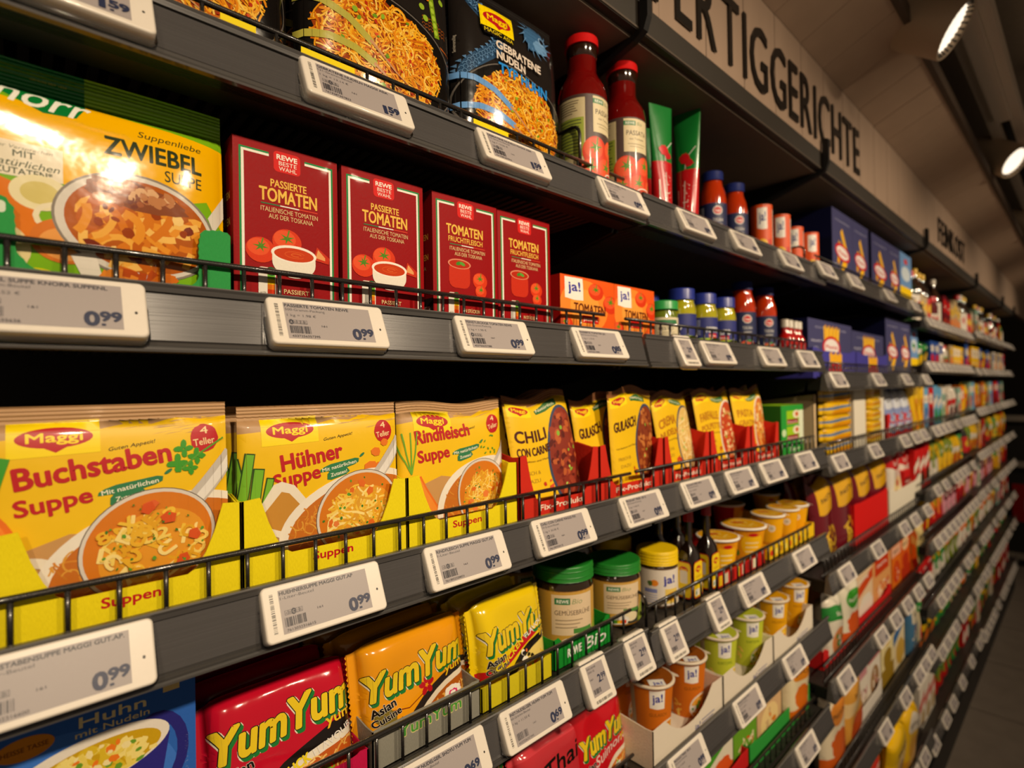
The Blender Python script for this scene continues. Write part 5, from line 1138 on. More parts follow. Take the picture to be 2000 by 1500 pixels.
def pillow(name, w_, h, T_, A, base, seed):
    r = random.Random(seed); K = [(r.uniform(-90, 90), r.uniform(-90, 90), r.uniform(0, 6.3)) for _ in range(5)]; sl = .008
    def fn(u, v, off=0):
        if u < sl or u > w_-sl: b = .0006; e_ = 0
        else:
            tu = (u-sl)/(w_-2*sl); e_ = rise(tu, 6); b = T_*.5*e_*max(.25, rise(v/h, 7))
        wk = .0007*sum(math.sin(a*u+c*v+d_) for a, c, d_ in K)*(.4+e_)
        zz = v+(.5-v/h)*(1-e_)*.012
        return (u, -b-wk-off, zz)
    m = MB(); us = [sl*i/3 for i in range(4)]+[sl+(w_-2*sl)*i/22 for i in range(1, 23)]+[w_-sl+sl*i/3 for i in range(1, 4)]
    vl = [h*(.5-.5*math.cos(math.pi*j/16)) for j in range(17)]
    bk = lambda u, v, off=0: (u, -fn(u, v, 0)[1]+.0002, fn(u, v, 0)[2]); m.surf(bk, 0, w_, 0, h, 0, 0, base, us=us, vsl=vl, flip=True)
    for vv in (0, h):
        P = [fn(u, vv, 0) for u in us]; Q = [bk(u, vv, 0) for u in us]; n = len(us)
        m.add(P+Q, [(i, i+1, n+i+1, n+i) for i in range(n-1)], base)
    for xx, sg in ((0, -1), (w_, 1)):       # serrated ends
        for k in range(18):
            z_ = .006+(h-.012)*k/18; m.add([(xx, -.0002, z_), (xx, -.0002, z_+(h-.012)/18), (xx+sg*.0018, 0, z_+(h-.012)/36)], [(0, 1, 2)], base)
    m.art(A, fn, 4.2); return m.build(name, 'foil_film')
gY = 'instant noodle pillow packs on the fourth shelf'
def yum(bg, kind, x0, w_, h, y, z, lean, label, seed, extra=(), rz=0, ex=1):
    P = Proto(pillow('noodle_pack', w_, h, .034, yum_art(bg, kind, seed, w_*1e3, h*1e3), bg, seed)); P.put(x0, y, z, label, 'noodle pack', gY, lean=lean, rz=rz)
    for k, lb in enumerate(extra): P.put(x0-.006*(k+1)*ex, y+.034*(k+1), z+.001, lb, 'noodle pack', gY, lean=lean, rz=rz)
xd = wx(392, 1400, .05)
yum(0xC0102A, 'duck', xd, .130, .094, .060, z4, 14, 'red duck flavour instant noodle pack next to the blue soup box', 51, ['red noodle pack in shadow directly behind the duck pack', 'red noodle pack furthest back behind the duck pack'])
yum(0xE89A10, 'shoyu', xd+.124, .134, .098, .056, z4, 10, 'orange instant noodle pack with a red blossom print', 52, ['orange noodle pack in shadow behind the red blossom one', 'second orange noodle pack in shadow further back'], rz=3)
yum(0xE8C810, 'chick', xd+.256, .120, .100, .052, z4, 8, 'yellow chicken flavour instant noodle pack beside the big green-lid jar', 53, ['yellow noodle pack in shadow behind the chicken flavour pack', 'second yellow noodle pack in shadow further back'], rz=5)
# grey card tray in front of the orange pack
xg = [wx(728, 1480, .032), wx(938, 1380, .032)]
Ag = Art((xg[1]-xg[0])*1e3, 40, 2); wg = (xg[1]-xg[0])*1e3
Ag.text('YumYum', wg*.22, 19, wg*.80, 11, 0x4A9A3A, bold=.03, out=[(.09, 0xD8C88A, 0, -.4)])
tray(xg[0], xg[1], .032, .12, 0, .036, .036, 0x8E8C80, 1, 4, 'grey card tray with green lettering under the orange noodle packs', inner=0x8a8474, art=Ag)
tray(xg[1]+.002, wx(1078, 1300, .032), .032, .12, 0, .026, .024, 0xD8C81A, 1, 4, 'yellow card tray under the chicken noodle packs', inner=0x8a8474)
tray(wx(500, 1480, .032), xg[0]-.004, .032, .12, 0, .024, .022, 0xC8104A, 1, 4, 'magenta card tray under the duck noodle packs', inner=0x8a4474)
# vegetable stock jars
def stock_label():
    A = Art(170, 71, 4); A.rect(0, 0, 170, 72, 0xC89A3A); A.rect(60, 18, 118, 68, 0xE0C8A4)
    A.rect(64, 56, 84, 64, 0x2E7A48); A.text('REWE', 67, 58, 82, 4, 0xF0F0E4, bold=.04); A.text('Bio', 86, 56.5, 100, 6.5, 0x8a9a6a, shear=.3, bold=-.01)
    A.text('GEMÜSEBRÜHE', 64, 43, 114, 6, 0x5a4030, bold=.0)
    for k in range(3): A.rect(65, 36-k*4.5, 65+36-k*4, 37.2-k*4.5, 0x9a8468)
    A.ell(112, 10, 26, 12, 0x3a3a30); A.ell(100, 12, 13, 8, 0xE8D8B0); A.ell(130, 12, 15, 22, 0x9AB03A, rot=-30); A.ell(84, 8, 13, 7, 0xE8E0D0); A.rect(88, 20, 116, 26, 0x4A8A3A)
    A.rrect(66, 0, 94, 9, 2, 0xE8E4D8); [A.rect(70+i*4.4, 1.5, 74.4+i*4.4, 7.5, c) for i, c in enumerate((0x1E6A3A, 0x6CB82E, 0xF0C810, 0xE87A14, 0xD83A14))]
    for k in range(12): A.rect(22, 60-k*4, 44, 61.5-k*4, 0xA88A50)
    return A
SJ = [[(.001, 0), (.036, 0), (.0385, .004), (.0388, .008), (.0388, .078)], [(.0388, .078), (.037, .085), (.035, .089)]]
SJp = Proto(jar('stock_jar', SJ, [0xB07A20, 0x2a1c0c], (.0395, .089, .108), 0x1E7A26, stock_label(), .006, .0391, lid_ribs=2))
gS = 'vegetable stock jars with green lids'
r4 = (.088, .088)
xj = [wx(1101, 1200, .080), wx(1199, 1150, .080)]
SJp.put(xj[0], .080, z4+.001, 'large green-lid vegetable stock jar standing in the green card tray', 'stock jar', gS, rz=-34)
SJp.put(xj[1], .080, z4, 'green-lid vegetable stock jar beside the yellow-lid jar', 'stock jar', gS, rz=-38, sc=(.97, .97, .80))
SJp.put(xj[0]+.002, .176, z4+.001, 'green-lid stock jar behind the one in the green card tray', 'stock jar', gS)
SJp.put(xj[1]+.004, .172, z4, 'green-lid stock jar behind the one beside the yellow-lid jar', 'stock jar', gS)
xt0, xt1 = wx(1083, 1300, .036), wx(1192, 1230, .036)
At = Art((xt1-xt0)*1e3, 40, 3); wt = (xt1-xt0)*1e3; At.text('REWE', wt*.22, 9, wt*.46, 10, 0xF0F0E8, bold=.06); At.text('Bio', wt*.52, 7, wt*.9, 15, 0xF0F0E8, shear=.25, bold=.02)
tray(xt0, xt1, .036, .15, 0, .036, .028, 0x0E8A28, 1, 4, 'green card tray printed Bio holding the large stock jar', inner=0x9a9484, art=At)
# yellow lid jar
A = Art(130, 54, 5); A.rect(0, 0, 130, 54, 0xE4DACC); A.text('ja!', 66, 33, 86, 12, 0x28309A, bold=.06, rot=3); A.ell(52, 34, 6, 5, 0xE88A20); A.ell(45, 33, 4, 4, 0x4A6A2A, wob=.2); A.rect(36, 19, 56, 25, 0x8088C0)
for k in range(4): A.rect(36, 15-k*3.6, 56, 16.4-k*3.6, 0xA0A8D0)
A.rect(68, 3, 92, 25, 0xE8C860); A.ell(80, 13, 9, 7, 0xF0B020); A.rect(6, 8, 26, 46, 0xC8BCB0)
YJ = [[(.001, 0), (.028, 0), (.0305, .003), (.031, .006), (.031, .062)], [(.031, .062), (.030, .065), (.028, .067)]]
YJp = Proto(jar('bouillon_jar', YJ, [0x5a3c20, 0x2a1c0c], (.0318, .066, .087), 0xE8C408, A, .006, .0313, lid_ribs=4))
z24 = deck(2, 4)
YJp.put(wx(1284, 1130, .076), .076, z24, 'white ja! jar with a yellow screw lid at the bay joint', 'bouillon jar', 'yellow-lid bouillon jars', rz=-42)
YJp.put(wx(1283, 1130, .082)-.002, .168, z24, 'yellow-lid jar in shadow behind the white ja! jar', 'bouillon jar', 'yellow-lid bouillon jars')
# dark seasoning bottles (flat sided)
ML = [[(.001, 0), (.026, 0), (.029, .003), (.029, .082), (.026, .092), (.018, .104), (.0105, .112), (.0095, .120), (.0095, .162)]]
def maggi_bottle():
    m = MB(); m.lathe(ML, 0x1a0e08, 32, sx=1, sy=.8, pw=.55); root = m.build('seasoning_bottle', 'jar')
    l = MB(); l.lathe([[(0, .186), (.0105, .186)], [(.0105, .186), (.0115, .184), (.0125, .158)], [(.0125, .158), (.009, .158)]], 0xB01018, 20); l.build('cap', 'plastic', root)
    for nm_, ax in (('label', 0), ('label', 1)):
        A = Art(48, 74, 3); A.rrect(0, 0, 48, 74, 9, 0xC01818); A.rrect(2, 2, 46, 72, 8, 0xF2D010); A.ell(24, 58, 14, 6, RED); A.poly([(17, 54), (31, 54), (24, 49)], RED); A.text('Maggi', 14, 56, 34, 4.6, DY, bold=.05)
        A.text('WÜRZE', 10, 40, 38, 5, 0xC08010) if ax == 0 else A.rrect(12, 30, 36, 56, 3, 0xE0D8C8); A.rrect(6, 5, 28, 18, 2, 0xE8E4DC); A.ell(12, 11, 3, 3, 0x3A9A4A)
        V, F, C = A.mesh(6); b = MB()
        if ax == 0: b.add([((u-24)/1e3*1.0, -.0236-w2/1e3-.0003*0, .006+v/1e3) for u, v, w2 in V], F, C, [(0, -1, 0)]*len(V))
        else: b.add([(-.0293-w2/1e3, (24-u)/1e3*.8, .006+v/1e3) for u, v, w2 in V], F, C, [(-1, 0, 0)]*len(V))
        b.build(nm_, 'paper_label', root)
    return root
MBp = Proto(maggi_bottle())
gM = 'dark seasoning bottles with red caps'
for i, (px, y) in enumerate(((1346, .050), (1381, .050))):
    MBp.put(wx(px, 1130, y), y, z24, ['brown seasoning bottle with red cap beside the yellow-lid jar', 'brown seasoning bottle with red cap beside the noodle cups'][i], 'bottle', gM, rz=4, sc=(.66, .66, .78))
    MBp.put(wx(px, 1130, y), y+.055, z24, f'brown seasoning bottle directly behind the {["first", "second"][i]} front bottle', 'bottle', gM, rz=4, sc=(.66, .66, .78))
# noodle cups
def cup(name, r0, r1, h, A, base, rim=0xF0E8DC, lidA=None, lidcol=0xE8A818, seed=1):
    m = MB(); m.lathe([[(.001, 0), (r0-.0014, 0), (r0-.0005, .001), (r1-.0005, h-.003)]], base, 36)
    fn = lambda u, v, off=0: (lambda r_: ((r_+off)*math.sin((u-A.w/2e3)/r1), -(r_+off)*math.cos((u-A.w/2e3)/r1), v))(r0+(r1-r0)*v/h)
    m.art(A, fn, 6); root = m.build(name, 'carton')
    l = MB(); l.lathe([[(r1, h-.004), (r1+.0022, h-.0035), (r1+.0026, h-.0015), (r1+.0018, h), (r1-.001, h+.0003)]], rim, 36); l.build('rim', 'plastic', root)
    b = Art(2e3*r1, 2e3*r1, seed); b.ell(r1*1e3, r1*1e3, r1*1e3-1, r1*1e3-1, lidcol, n=36)
    if lidA: lidA(b, r1*1e3)
    V, F, C = b.mesh(None); l = MB(); l.add([(u/1e3-r1, v/1e3-r1, h+w2/1e3+.0004) for u, v, w2 in V], F, C, [(0, 0, 1)]*len(V))
    l.add([(r1*.99, -.006, h+.0006), (r1+.010, -.002, h-.003), (r1+.010, .004, h-.003), (r1*.99, .008, h+.0006)], [(0, 1, 2, 3)], rim)
    l.build('foil_lid', 'foil_film', root); return root
def cupart(bg, r1, h, kind):
    W = 2*math.pi*r1*1e3*.8; A = Art(W, h*1e3-2, 3); A.rect(0, 0, W, h*1e3, bg); c = W/2; H = h*1e3
    if kind == 'maggi':
        A.rect(0, 0, W*.36, H, 0xB0141A); A.ell(c+8, H*.52, 22, H*.36, 0xF4BC14); A.rrect(c-6, H*.75, c+22, H*.92, 3, 0xE08A18); A.ell(c+8, H*.8, 9, 3.4, RED)
        for k in range(3): A.rect(c-6, H*(.55-.13*k), c+20, H*(.58-.13*k), 0xF8E8B0)
        A.ell(c-22, H*.25, 4, 6, 0x5A8A2A)
    elif kind == 'maggi2': A.ell(c+4, H*.6, 8, 7, 0xE8E0CC); A.ell(c+4, H*.6, 5, 4, 0xC8B898); A.ell(c-24, H*.8, 8, 3, RED); A.rect(0, 0, W, H*.15, 0xD88A10)
    else:
        ja_logo(A, c-12, H*.62, c+12, H*.93, 0x2A2E9A); t_, tc, food = kind
        A.text(t_, c-13, H*.50, c+17, 5.2, tc, bold=.0); A.ell(c+22, H*.18, 26, H*.24, 0xE8DCC8); A.ell(c+23, H*.17, 24, H*.215, food[0]); A.noodles(c+23, H*.17, 22, H*.2, 50, food, 2.6, 12)
        A.noodles(c-26, H*.2, 8, H*.2, 8, [0xE8B040, 0xF0C860], 3, 12); A.bits(c+10, H*.14, 18, H*.14, 10, [0xD8401A, 0x5A9A2A], 2, 4); A.rect(c-52, H*.05, c-38, H*.95, 0xC8B8A0)
        A.rrect(c-4, H*.10, c+9, H*.22, 1, 0xE8E4D8); A.ell(c+2, H*.16, 2, 2, 0x3A9A4A)
    return A
lidM = lambda b, r: (b.noodles(r, r, r*.7, r*.7, 30, [0xF4D060, 0xE8B020], 3, 18), b.ell(r-8, r+6, 12, 5, RED))
C1 = Proto(cup('noodle_cup', .027, .036, .066, cupart(0xE89A14, .036, .066, 'maggi'), 0xB0141A, lidA=lidM)); C2 = Proto(cup('noodle_cup', .024, .032, .066, cupart(0xF0AE14, .032, .066, 'maggi2'), 0xF0AE14, lidA=lidM))
gN = 'instant noodle cups on the fourth shelf'
C1.put(wx(1402, 1085, .075), .075, z24+.001, 'red and orange noodle cup standing next to the seasoning bottles', 'noodle cup', gN, rz=-45)
C1.put(wx(1452, 1060, .078), .078, z24+.001, 'larger red and orange noodle cup with white rim in the red tray', 'noodle cup', gN, rz=-50, sc=(1.12, 1.12, 1))
for i, (px, py) in enumerate(((1500, 1035), (1529, 1020), (1548, 1010))):
    C2.put(wx(px, py, .080), .080, z24+.001, f'yellow noodle cup with white rim, {ORD[i+1]} in the yellow tray', 'noodle cup', gN, rz=-60)
C1.put(wx(1430, 1050, .18), .19, z24+.001, 'noodle cup in the back row above the red tray', 'noodle cup', gN); C2.put(wx(1500, 1000, .17), .175, z24+.001, 'noodle cup in the back row above the yellow tray', 'noodle cup', gN)
xa, xz = wx(1402, 1120, .034), wx(1494, 1085, .034)
Aq = Art((xz-xa)*1e3, 30, 1); [Aq.rect(k*22+3, 3, k*22+15, 20, c) for k, c in enumerate((0xF0C810, 0xE8E0C0, 0x8A0E10, 0xF0C810, 0xE8C8B0, 0x8A0E10, 0xE8E0C0))]
tray(xa, xz, .034, .2, 0, .026, .022, 0xC81A14, 2, 4, 'red card tray under the red and orange noodle cups', inner=0xA08468, art=Aq)
xa, xz = wx(1502, 1080, .034), wx(1590, 1030, .034)
Aq = Art((xz-xa)*1e3, 30, 1); [Aq.ell(k*24+12, 12, 7, 6, c) for k, c in enumerate((0xD83A14, 0xF4E060, 0xC88A10, 0xF4E060, 0xE87A14, 0xF4E060, 0xD83A14, 0xF4E060, 0xC88A10))]
tray(xa, xz, .034, .2, 0, .030, .026, 0xF0C408, 2, 4, 'yellow card tray under the yellow noodle cups', inner=0xA08468, art=Aq)

# ------------------------------------------------------------------ row 5: white trays with paper cups, red packs
z25 = deck(2, 5)
def jacup(bg, t, tc, food, lid): return Proto(cup('paper_cup', .0255, .0325, .090, cupart(bg, .0325, .090, (t, tc, food)), bg, rim=0xD8C8B0, lidcol=lid, lidA=lambda b, r: (b.poly([(r-10, r-r*.9), (r+14, r-r*.9), (r+14, r-r*.4), (r-10, r-r*.4)], 0xE8E4DC), b.text('ja!', r-4, r-r*.8, r+10, 7, 0x2A2E9A, bold=.05))))
J1 = jacup(0xD0701A, 'GULASCH', 0x7A4A1A, [0xE8A030, 0xF0C050, 0xD06A1A, 0xE8B848], 0x8a4a14)
J2 = jacup(0xC0C838, 'KARTOFFEL', 0x5A7A1A, [0xF0D040, 0xE8C030, 0xF4E070], 0xB0B830); J3 = jacup(0xE8A814, 'NUDELN', 0x9A5A10, [0xF0C030, 0xE8A020, 0xF8E060], 0xD89A10)
yJ = .060
cups = [(J1, 1272, 1370, 'orange ja! paper cup, nearest in the first white tray', 0), (J1, 1338, 1320, 'orange ja! paper cup, further one in the first white tray', 0), (J2, 1402, 1275, 'lime green ja! paper cup, nearest in the second white tray', 0), (J2, 1456, 1240, 'lime green ja! paper cup, further one in the second white tray', 20),
        (J3, 1506, 1210, 'yellow ja! paper cup, nearest after the lime green ones', 0), (J3, 1547, 1190, 'yellow ja! paper cup at the end of the white trays', 10)]
for P, px, py, lb, rz in cups: P.put(wx(px, py, yJ), yJ, z25+.001, lb, 'paper cup', 'ready meal paper cups', rz=-40); P.put(wx(px, py, yJ)+.006, yJ+.070, z25+.001, lb.split(',')[0]+', behind '+('the nearest one' if 'nearest' in lb else 'the further one')+(' of '+('the second tray' if 'lime' in lb else 'the first tray') if 'yellow' not in lb else ''), 'paper cup', 'ready meal paper cups')
e5 = [(1276, 1460), (1411, 1340), (1413, 1340), (1509, 1250), (1511, 1250), (1587, 1190)]
Xe = [wx(a, b_, .0145) for a, b_ in e5]
for i, lb in enumerate(('white card tray holding the orange paper cups', 'white card tray holding the lime green paper cups', 'white card tray holding the yellow paper cups')):
    w_ = (Xe[2*i+1]-Xe[2*i]); Aq = Art(w_*1e3, 40, 1); Aq.text('ja!', w_*560, 8, w_*640, 9, 0x4A4A8A, bold=.05); Aq.rect(w_*660, 15, w_*860, 17, 0x8A86A0); Aq.rect(w_*660, 10, w_*840, 12, 0x8A86A0)
    tray(Xe[2*i], Xe[2*i+1], .0145, .22, 0, .056, .026, 0xE8DCC8, 2, 5, lb, inner=0xD8CCB8, art=Aq, wing=.45)
z5 = deck(1, 5)
W_ = 120; A = Art(W_, 100, 3); A.rect(0, 0, W_, 100, 0xC03038); A.text('Thai', 44, 52, 106, 22, 0x14100c, rot=8, shear=.2, bold=.03); A.rect(0, 92, W_, 100, 0xD04048)
xth = wx(1010, 1470, .05)
P = Proto(pillow('noodle_pack', .125, .100, .03, A, 0xC03038, 61)); P.put(xth, .056, z5, 'red noodle pack reading Thai at the bottom photo edge', 'noodle pack', 'red noodle packs on the fifth shelf', lean=8)
A = yum_art(0xC81420, 'suimono', 62, 124, 112)
A.poly([(0, 112), (0, 60), (6, 60), (8, 112)], 0x1E7A2A); A.poly([(90, 112), (124, 96), (124, 112)], 0x1E6A2A)
P = Proto(pillow('noodle_pack', .124, .112, .034, A, 0xC81420, 62)); P.put(wx(1118, 1440, .05), .054, z5, 'red instant noodle pack reading Suimono beside the first white tray', 'noodle pack', 'red noodle packs on the fifth shelf', lean=8, rz=3)
P.put(wx(1118, 1440, .05), .092, z5, 'red noodle pack in shadow behind the Suimono pack', 'noodle pack', 'red noodle packs on the fifth shelf', lean=8)
P.put(xth-.13, .056, z5, 'red noodle pack left of the Thai pack below the photo edge', 'noodle pack', 'red noodle packs on the fifth shelf', lean=8)

# ------------------------------------------------------------------ more goods on the far shelves
def gen_art(W, H, a, b_, c_, seed, style):
    A = Art(W, H, seed); r = A.rnd; A.rect(0, 0, W, H, a)
    if style == 0: A.rect(0, H*.62, W, H*.82, b_); A.ell(W*.5, H*.3, W*.36, H*.22, c_); A.bits(W*.5, H*.3, W*.25, H*.14, 8, [b_, a], W*.05, W*.1)
    elif style == 1: A.ell(W*.5, H*.72, W*.36, H*.14, b_); A.rect(0, 0, W, H*.25, c_); A.ell(W*.5, H*.36, W*.34, H*.16, c_, wob=.1)
    elif style == 2: A.poly([(0, H*.4), (W, H*.62), (W, H*.8), (0, H*.58)], b_); A.ell(W*.6, H*.22, W*.4, H*.2, c_, wob=.1)
    else: A.rect(W*.12, H*.55, W*.88, H*.9, b_); A.noodles(W*.5, H*.26, W*.42, H*.22, 26, [c_, a, b_], W*.05, W*.3)
    A.text(r.choice(('PASTA', 'SUPPE', 'REIS', 'MIX', 'SAUCE', 'BIO')), W*.24, H*.68, W*.76, H*.055, 0x2a201a if sum(((b_ >> s_) & 255) for s_ in (16, 8, 0)) > 380 else 0xEDE6D8, bold=.04)
    return A
PK = {}
def gproto(kind, a, b_, c_, seed):
    k = (kind, a, b_, c_)
    if k in PK: return PK[k]
    st = seed % 4
    if kind == 'bag': o = pouch('food_bag', .1, .15, .045, gen_art(100, 150, a, b_, c_, seed, st), seed, base=a, back=a, mat='foil_film', wr=.002, cell=14, top_wave=.01)
    elif kind == 'box': o = box_pkg('food_box', .1, .15, .07, gen_art(100, 150, a, b_, c_, seed, st), a, a)
    elif kind == 'bottle':
        A = Art(150, 70, seed); A.rect(0, 0, 150, 70, b_); A.ell(75, 40, 18, 14, c_)
        o = jar('glass_bottle', [[(.001, 0), (.026, 0), (.028, .004), (.028, .090), (.022, .108), (.011, .122), (.0105, .138)]], [a], (.0125, .136, .152), c_, A, .012, .0283, seg=20)
    elif kind == 'jar':
        A = Art(170, 50, seed); A.rect(0, 0, 170, 50, b_); A.ell(85, 28, 20, 14, c_)
        o = jar('glass_jar', [[(.001, 0), (.032, 0), (.035, .004), (.035, .100), (.030, .112), (.029, .12)]], [a], (.031, .118, .14), c_, A, .016, .0353, seg=20)
    elif kind == 'roll': o = pillow('flow_pack', .1, .045, .036, gen_art(100, 45, a, b_, c_, seed, 2), a, seed)
    PK[k] = Proto(o); return PK[k]
BASE = {'bag': (.1, .15, 'food bag'), 'box': (.1, .15, 'food box'), 'bottle': (.058, .152, 'bottle'), 'jar': (.072, .14, 'jar'), 'roll': (.1, .045, 'flow pack')}
CN_ = {'bag': 'bag', 'box': 'box', 'bottle': 'bottle', 'jar': 'jar', 'roll': 'flow pack'}
def gput(kind, s_, row, x, w_, h, y, cols, label, grp=None, lean=0, rz=0, z=0, seed=None):
    P = gproto(kind, *cols, seed if seed is not None else (cols[0] ^ cols[1]) % 97)
    bw, bh, _ = BASE[kind]; cx = x if kind in ('bag', 'box', 'roll') else x+w_/2
    P.put(cx, y, deck(s_, row)+z, label, BASE[kind][2], grp or f'assorted goods on the {NR[row]} shelf of the {BAY[s_]} bay', lean=lean, rz=rz, sc=(w_/bw, w_/bw if kind not in ('bag', 'roll') else 1, h/bh))
G_, R_, Y_, B_, W__, O_, MR = 0x2E8A3A, 0xC81A1A, 0xE8B810, 0x2A4E9A, 0xE4DACA, 0xE07018, 0x6A1420
# green carton at the end of the second bay's third shelf
xg0, xg1 = wx(1527, 840, .045), 1.296
A = Art((xg1-xg0)*1e3, 100, 3); Wg = (xg1-xg0)*1e3; A.rect(0, 0, Wg, 100, 0x2E9A3A)
for k in (0, 1):
    A.rect(Wg*.24, 30+k*34, Wg*.80, 60+k*34, 0x9AC81E); A.ell(Wg*.68, 52+k*34, Wg*.16, 9, 0xE8DCC0); A.ell(Wg*.7, 52+k*34, Wg*.07, 5, 0xC85A1A); A.rect(Wg*.26, 32+k*34, Wg*.76, 42+k*34, 0x8A1A2A); A.text('Fettuccine', Wg*.28, 34+k*34, Wg*.72, 5, 0xE8C8C0, bold=.03)
A.rect(Wg*.80, 26, Wg, 94, 0xDCE4C8); A.ell(Wg*.12, 48, Wg*.09, 8, 0xC8E0B0); A.text('Suppen', Wg*.36, 8, Wg*.8, 8, 0xE0E8D0, bold=.03)
Proto(box_pkg('food_box', xg1-xg0, wz(1560, 790, .045)-deck(2, 3), .12, A, 0x2E9A3A, 0x2A6A1E, 0x8AB81E)).put(xg0, .046, deck(2, 3), 'bright green carton at the end of the red mix cartons', 'food box')
# third bay, third shelf: stacked yellow flow packs between white boards
def stack(px0, px1, n, h, cols, who, s_=3, row=3, y=.05):
    x0, x1 = wx(px0, 850, y), wx(px1, 850, y)
    for k in range(n): gput('roll', s_, row, x0, x1-x0, h, y, cols, f'yellow flow pack, {ORD[k+1]} from the bottom of {who}', lean=0, z=.001+k*h*.93)
def board(px, py, h, w_, col, s_, row, label, y=.040):
    x = wx(px, py, y); z = deck(s_, row); r = tag(empty('card_divider', (x, y, z)), label, 'card divider')
    m = MB(); m.sheet([(0, 0), (w_, 0), (w_, h), (0, h)], 0, .0012, col); m.build('front_face', 'cardboard', r)
    m = MB(); m.sheet([(0, 0), (.12, 0), (.12, h*.9), (0, h)], 0, .0012, col, axis='x'); m.build('side_face', 'cardboard', r)
stack(1600, 1657, 5, .034, (Y_, 0x4A7AB0, 0xE89A10), 'the first yellow stack')
stack(1687, 1714, 5, .034, (Y_, 0xD88A10, 0xF0D060), 'the second yellow stack')
board(1590, 850, .150, .014, 0xD8BC90, 3, 3, 'narrow beige card board left of the first yellow stack')
board(1655, 850, .158, .022, 0xD8BC90, 3, 3, 'narrow beige card board right of the first yellow stack')
board(1668, 850, .158, .110, 0xE8E0CC, 3, 3, 'broad white card board between the yellow stacks')
board(1717, 850, .180, .060, 0xE8E0CC, 3, 3, 'white card board before the red tray')
x0, x1 = wx(1730, 850, .05), wx(1778, 850, .05)
for k in range(3): gput('bag', 3, 3, x0+.005+(x1-x0-.01)/3*k, (x1-x0)/3, .165, .06, (0x8A98C8, 0xD8DCE4, 0xC83A30), f'crumpled blue white bag, {ORD[k+1]} in the red tray on the third shelf', lean=8)
tray(x0, x1, .045, .12, 0, .075, .070, 0xD01A14, 3, 3, 'red card tray under the crumpled blue white bags')
x0, x1 = wx(1779, 850, .05), wx(1800, 850, .05)
for k in range(2): gput('bag', 3, 3, x0+(x1-x0)/2*k, (x1-x0)/2, .22, .06, (Y_, 0xF0C020, 0xD88A10), f'tall yellow bag, {ORD[k+1]} after the red tray on the third shelf')
# third bay, fourth shelf: snack bags
SN = (MR, 0xE0A818, 0xE8C030); y = .065
for i, (a, b_) in enumerate(((1590, 1625), (1626, 1668), (1669, 1700), (1700, 1735))):
    x0, x1 = wx(a, 1050, y), wx(b_, 1050, y)
    if i == 0: x0 = max(x0, 1.315)
    gput('bag', 3, 4, x0, x1-x0, .215, y, SN, f'maroon and yellow snack bag, {ORD[i+1]} from the near end of the fourth shelf', lean=6, seed=3)
    gput('bag', 3, 4, x0+.01, x1-x0, .215, y+.05, SN, f'maroon snack bag in shadow behind the {ORD[i+1]} front one', lean=6)
x0, x1 = wx(1669, 1050, .042), wx(1735, 1030, .042)
tray(x0, x1, .042, .14, 0, .110, .108, 0xD8100C, 3, 4, 'bright red card tray holding the maroon and yellow snack bags')
y = .07
for i, (a, b_) in enumerate(((1737, 1757), (1757, 1775), (1775, 1795))):
    x0, x1 = wx(a, 1000, y), wx(b_, 1000, y); gput('bag', 3, 4, x0, x1-x0, .235, y, (W__, R_, 0xE8D8A0), f'cream bag with red top, {ORD[i+1]} in the white tray', lean=5)
x0, x1 = wx(1737, 1000, .042), wx(1800, 980, .042)
tray(x0, x1, .042, .14, 0, .10, .085, 0xE4DCC8, 3, 4, 'white card tray under the cream bags')
gput('box', 3, 4, 2.235, .085, .13, .05, (R_, 0x8a1010, 0xE86A20), 'dark red box at the end of the fourth shelf in the third bay')
# fifth shelf
y = .055
L5 = [(1604, 1632, 'bag', (0xE4DCC8, G_, 0xE08A50)), (1632, 1667, 'bag', (0xE0D8C0, 0x3A9A2A, 0xD85A20)), (1670, 1706, 'box', (0xE8C8A0, 0xD04A1A, 0xE8E0D0)), (1706, 1742, 'box', (0xE0A060, 0xC83A10, 0xF0E0C0)), (1744, 1762, 'box', (O_, 0xE8B090, 0xC83A10)), (1762, 1780, 'box', (0xD85A14, 0xE8C090, 0xB83010)), (1780, 1797, 'bag', (0xE06A18, 0xF0C060, 0x9A2010)), (1797, 1812, 'bag', (0x3A6A2A, 0xD8C080, 0xE8A020))]
for i, (a, b_, k, c) in enumerate(L5):
    x0, x1 = max(wx(a, 1200, y), 1.32), min(wx(b_, 1200, y), 2.32); gput(k, 3, 5, x0, x1-x0-.002, .165, y, c, f'{["green and cream bag", "green topped cream bag", "cream and orange pizza mix box", "orange pizza mix box", "orange box", "deep orange box", "orange bag", "green bag"][i]}, {ORD[i+1]} item on the fifth shelf of the third bay', seed=i)
for a, b_, c, lb in ((1606, 1667, R_, 'red and green card tray under the green topped bags'), (1669, 1742, 0xD01818, 'red card tray under the pizza mix boxes')):
    tray(max(wx(a, 1200, .042), 1.316), wx(b_, 1200, .042), .042, .12, 0, .045, .035, c, 3, 5, lb)
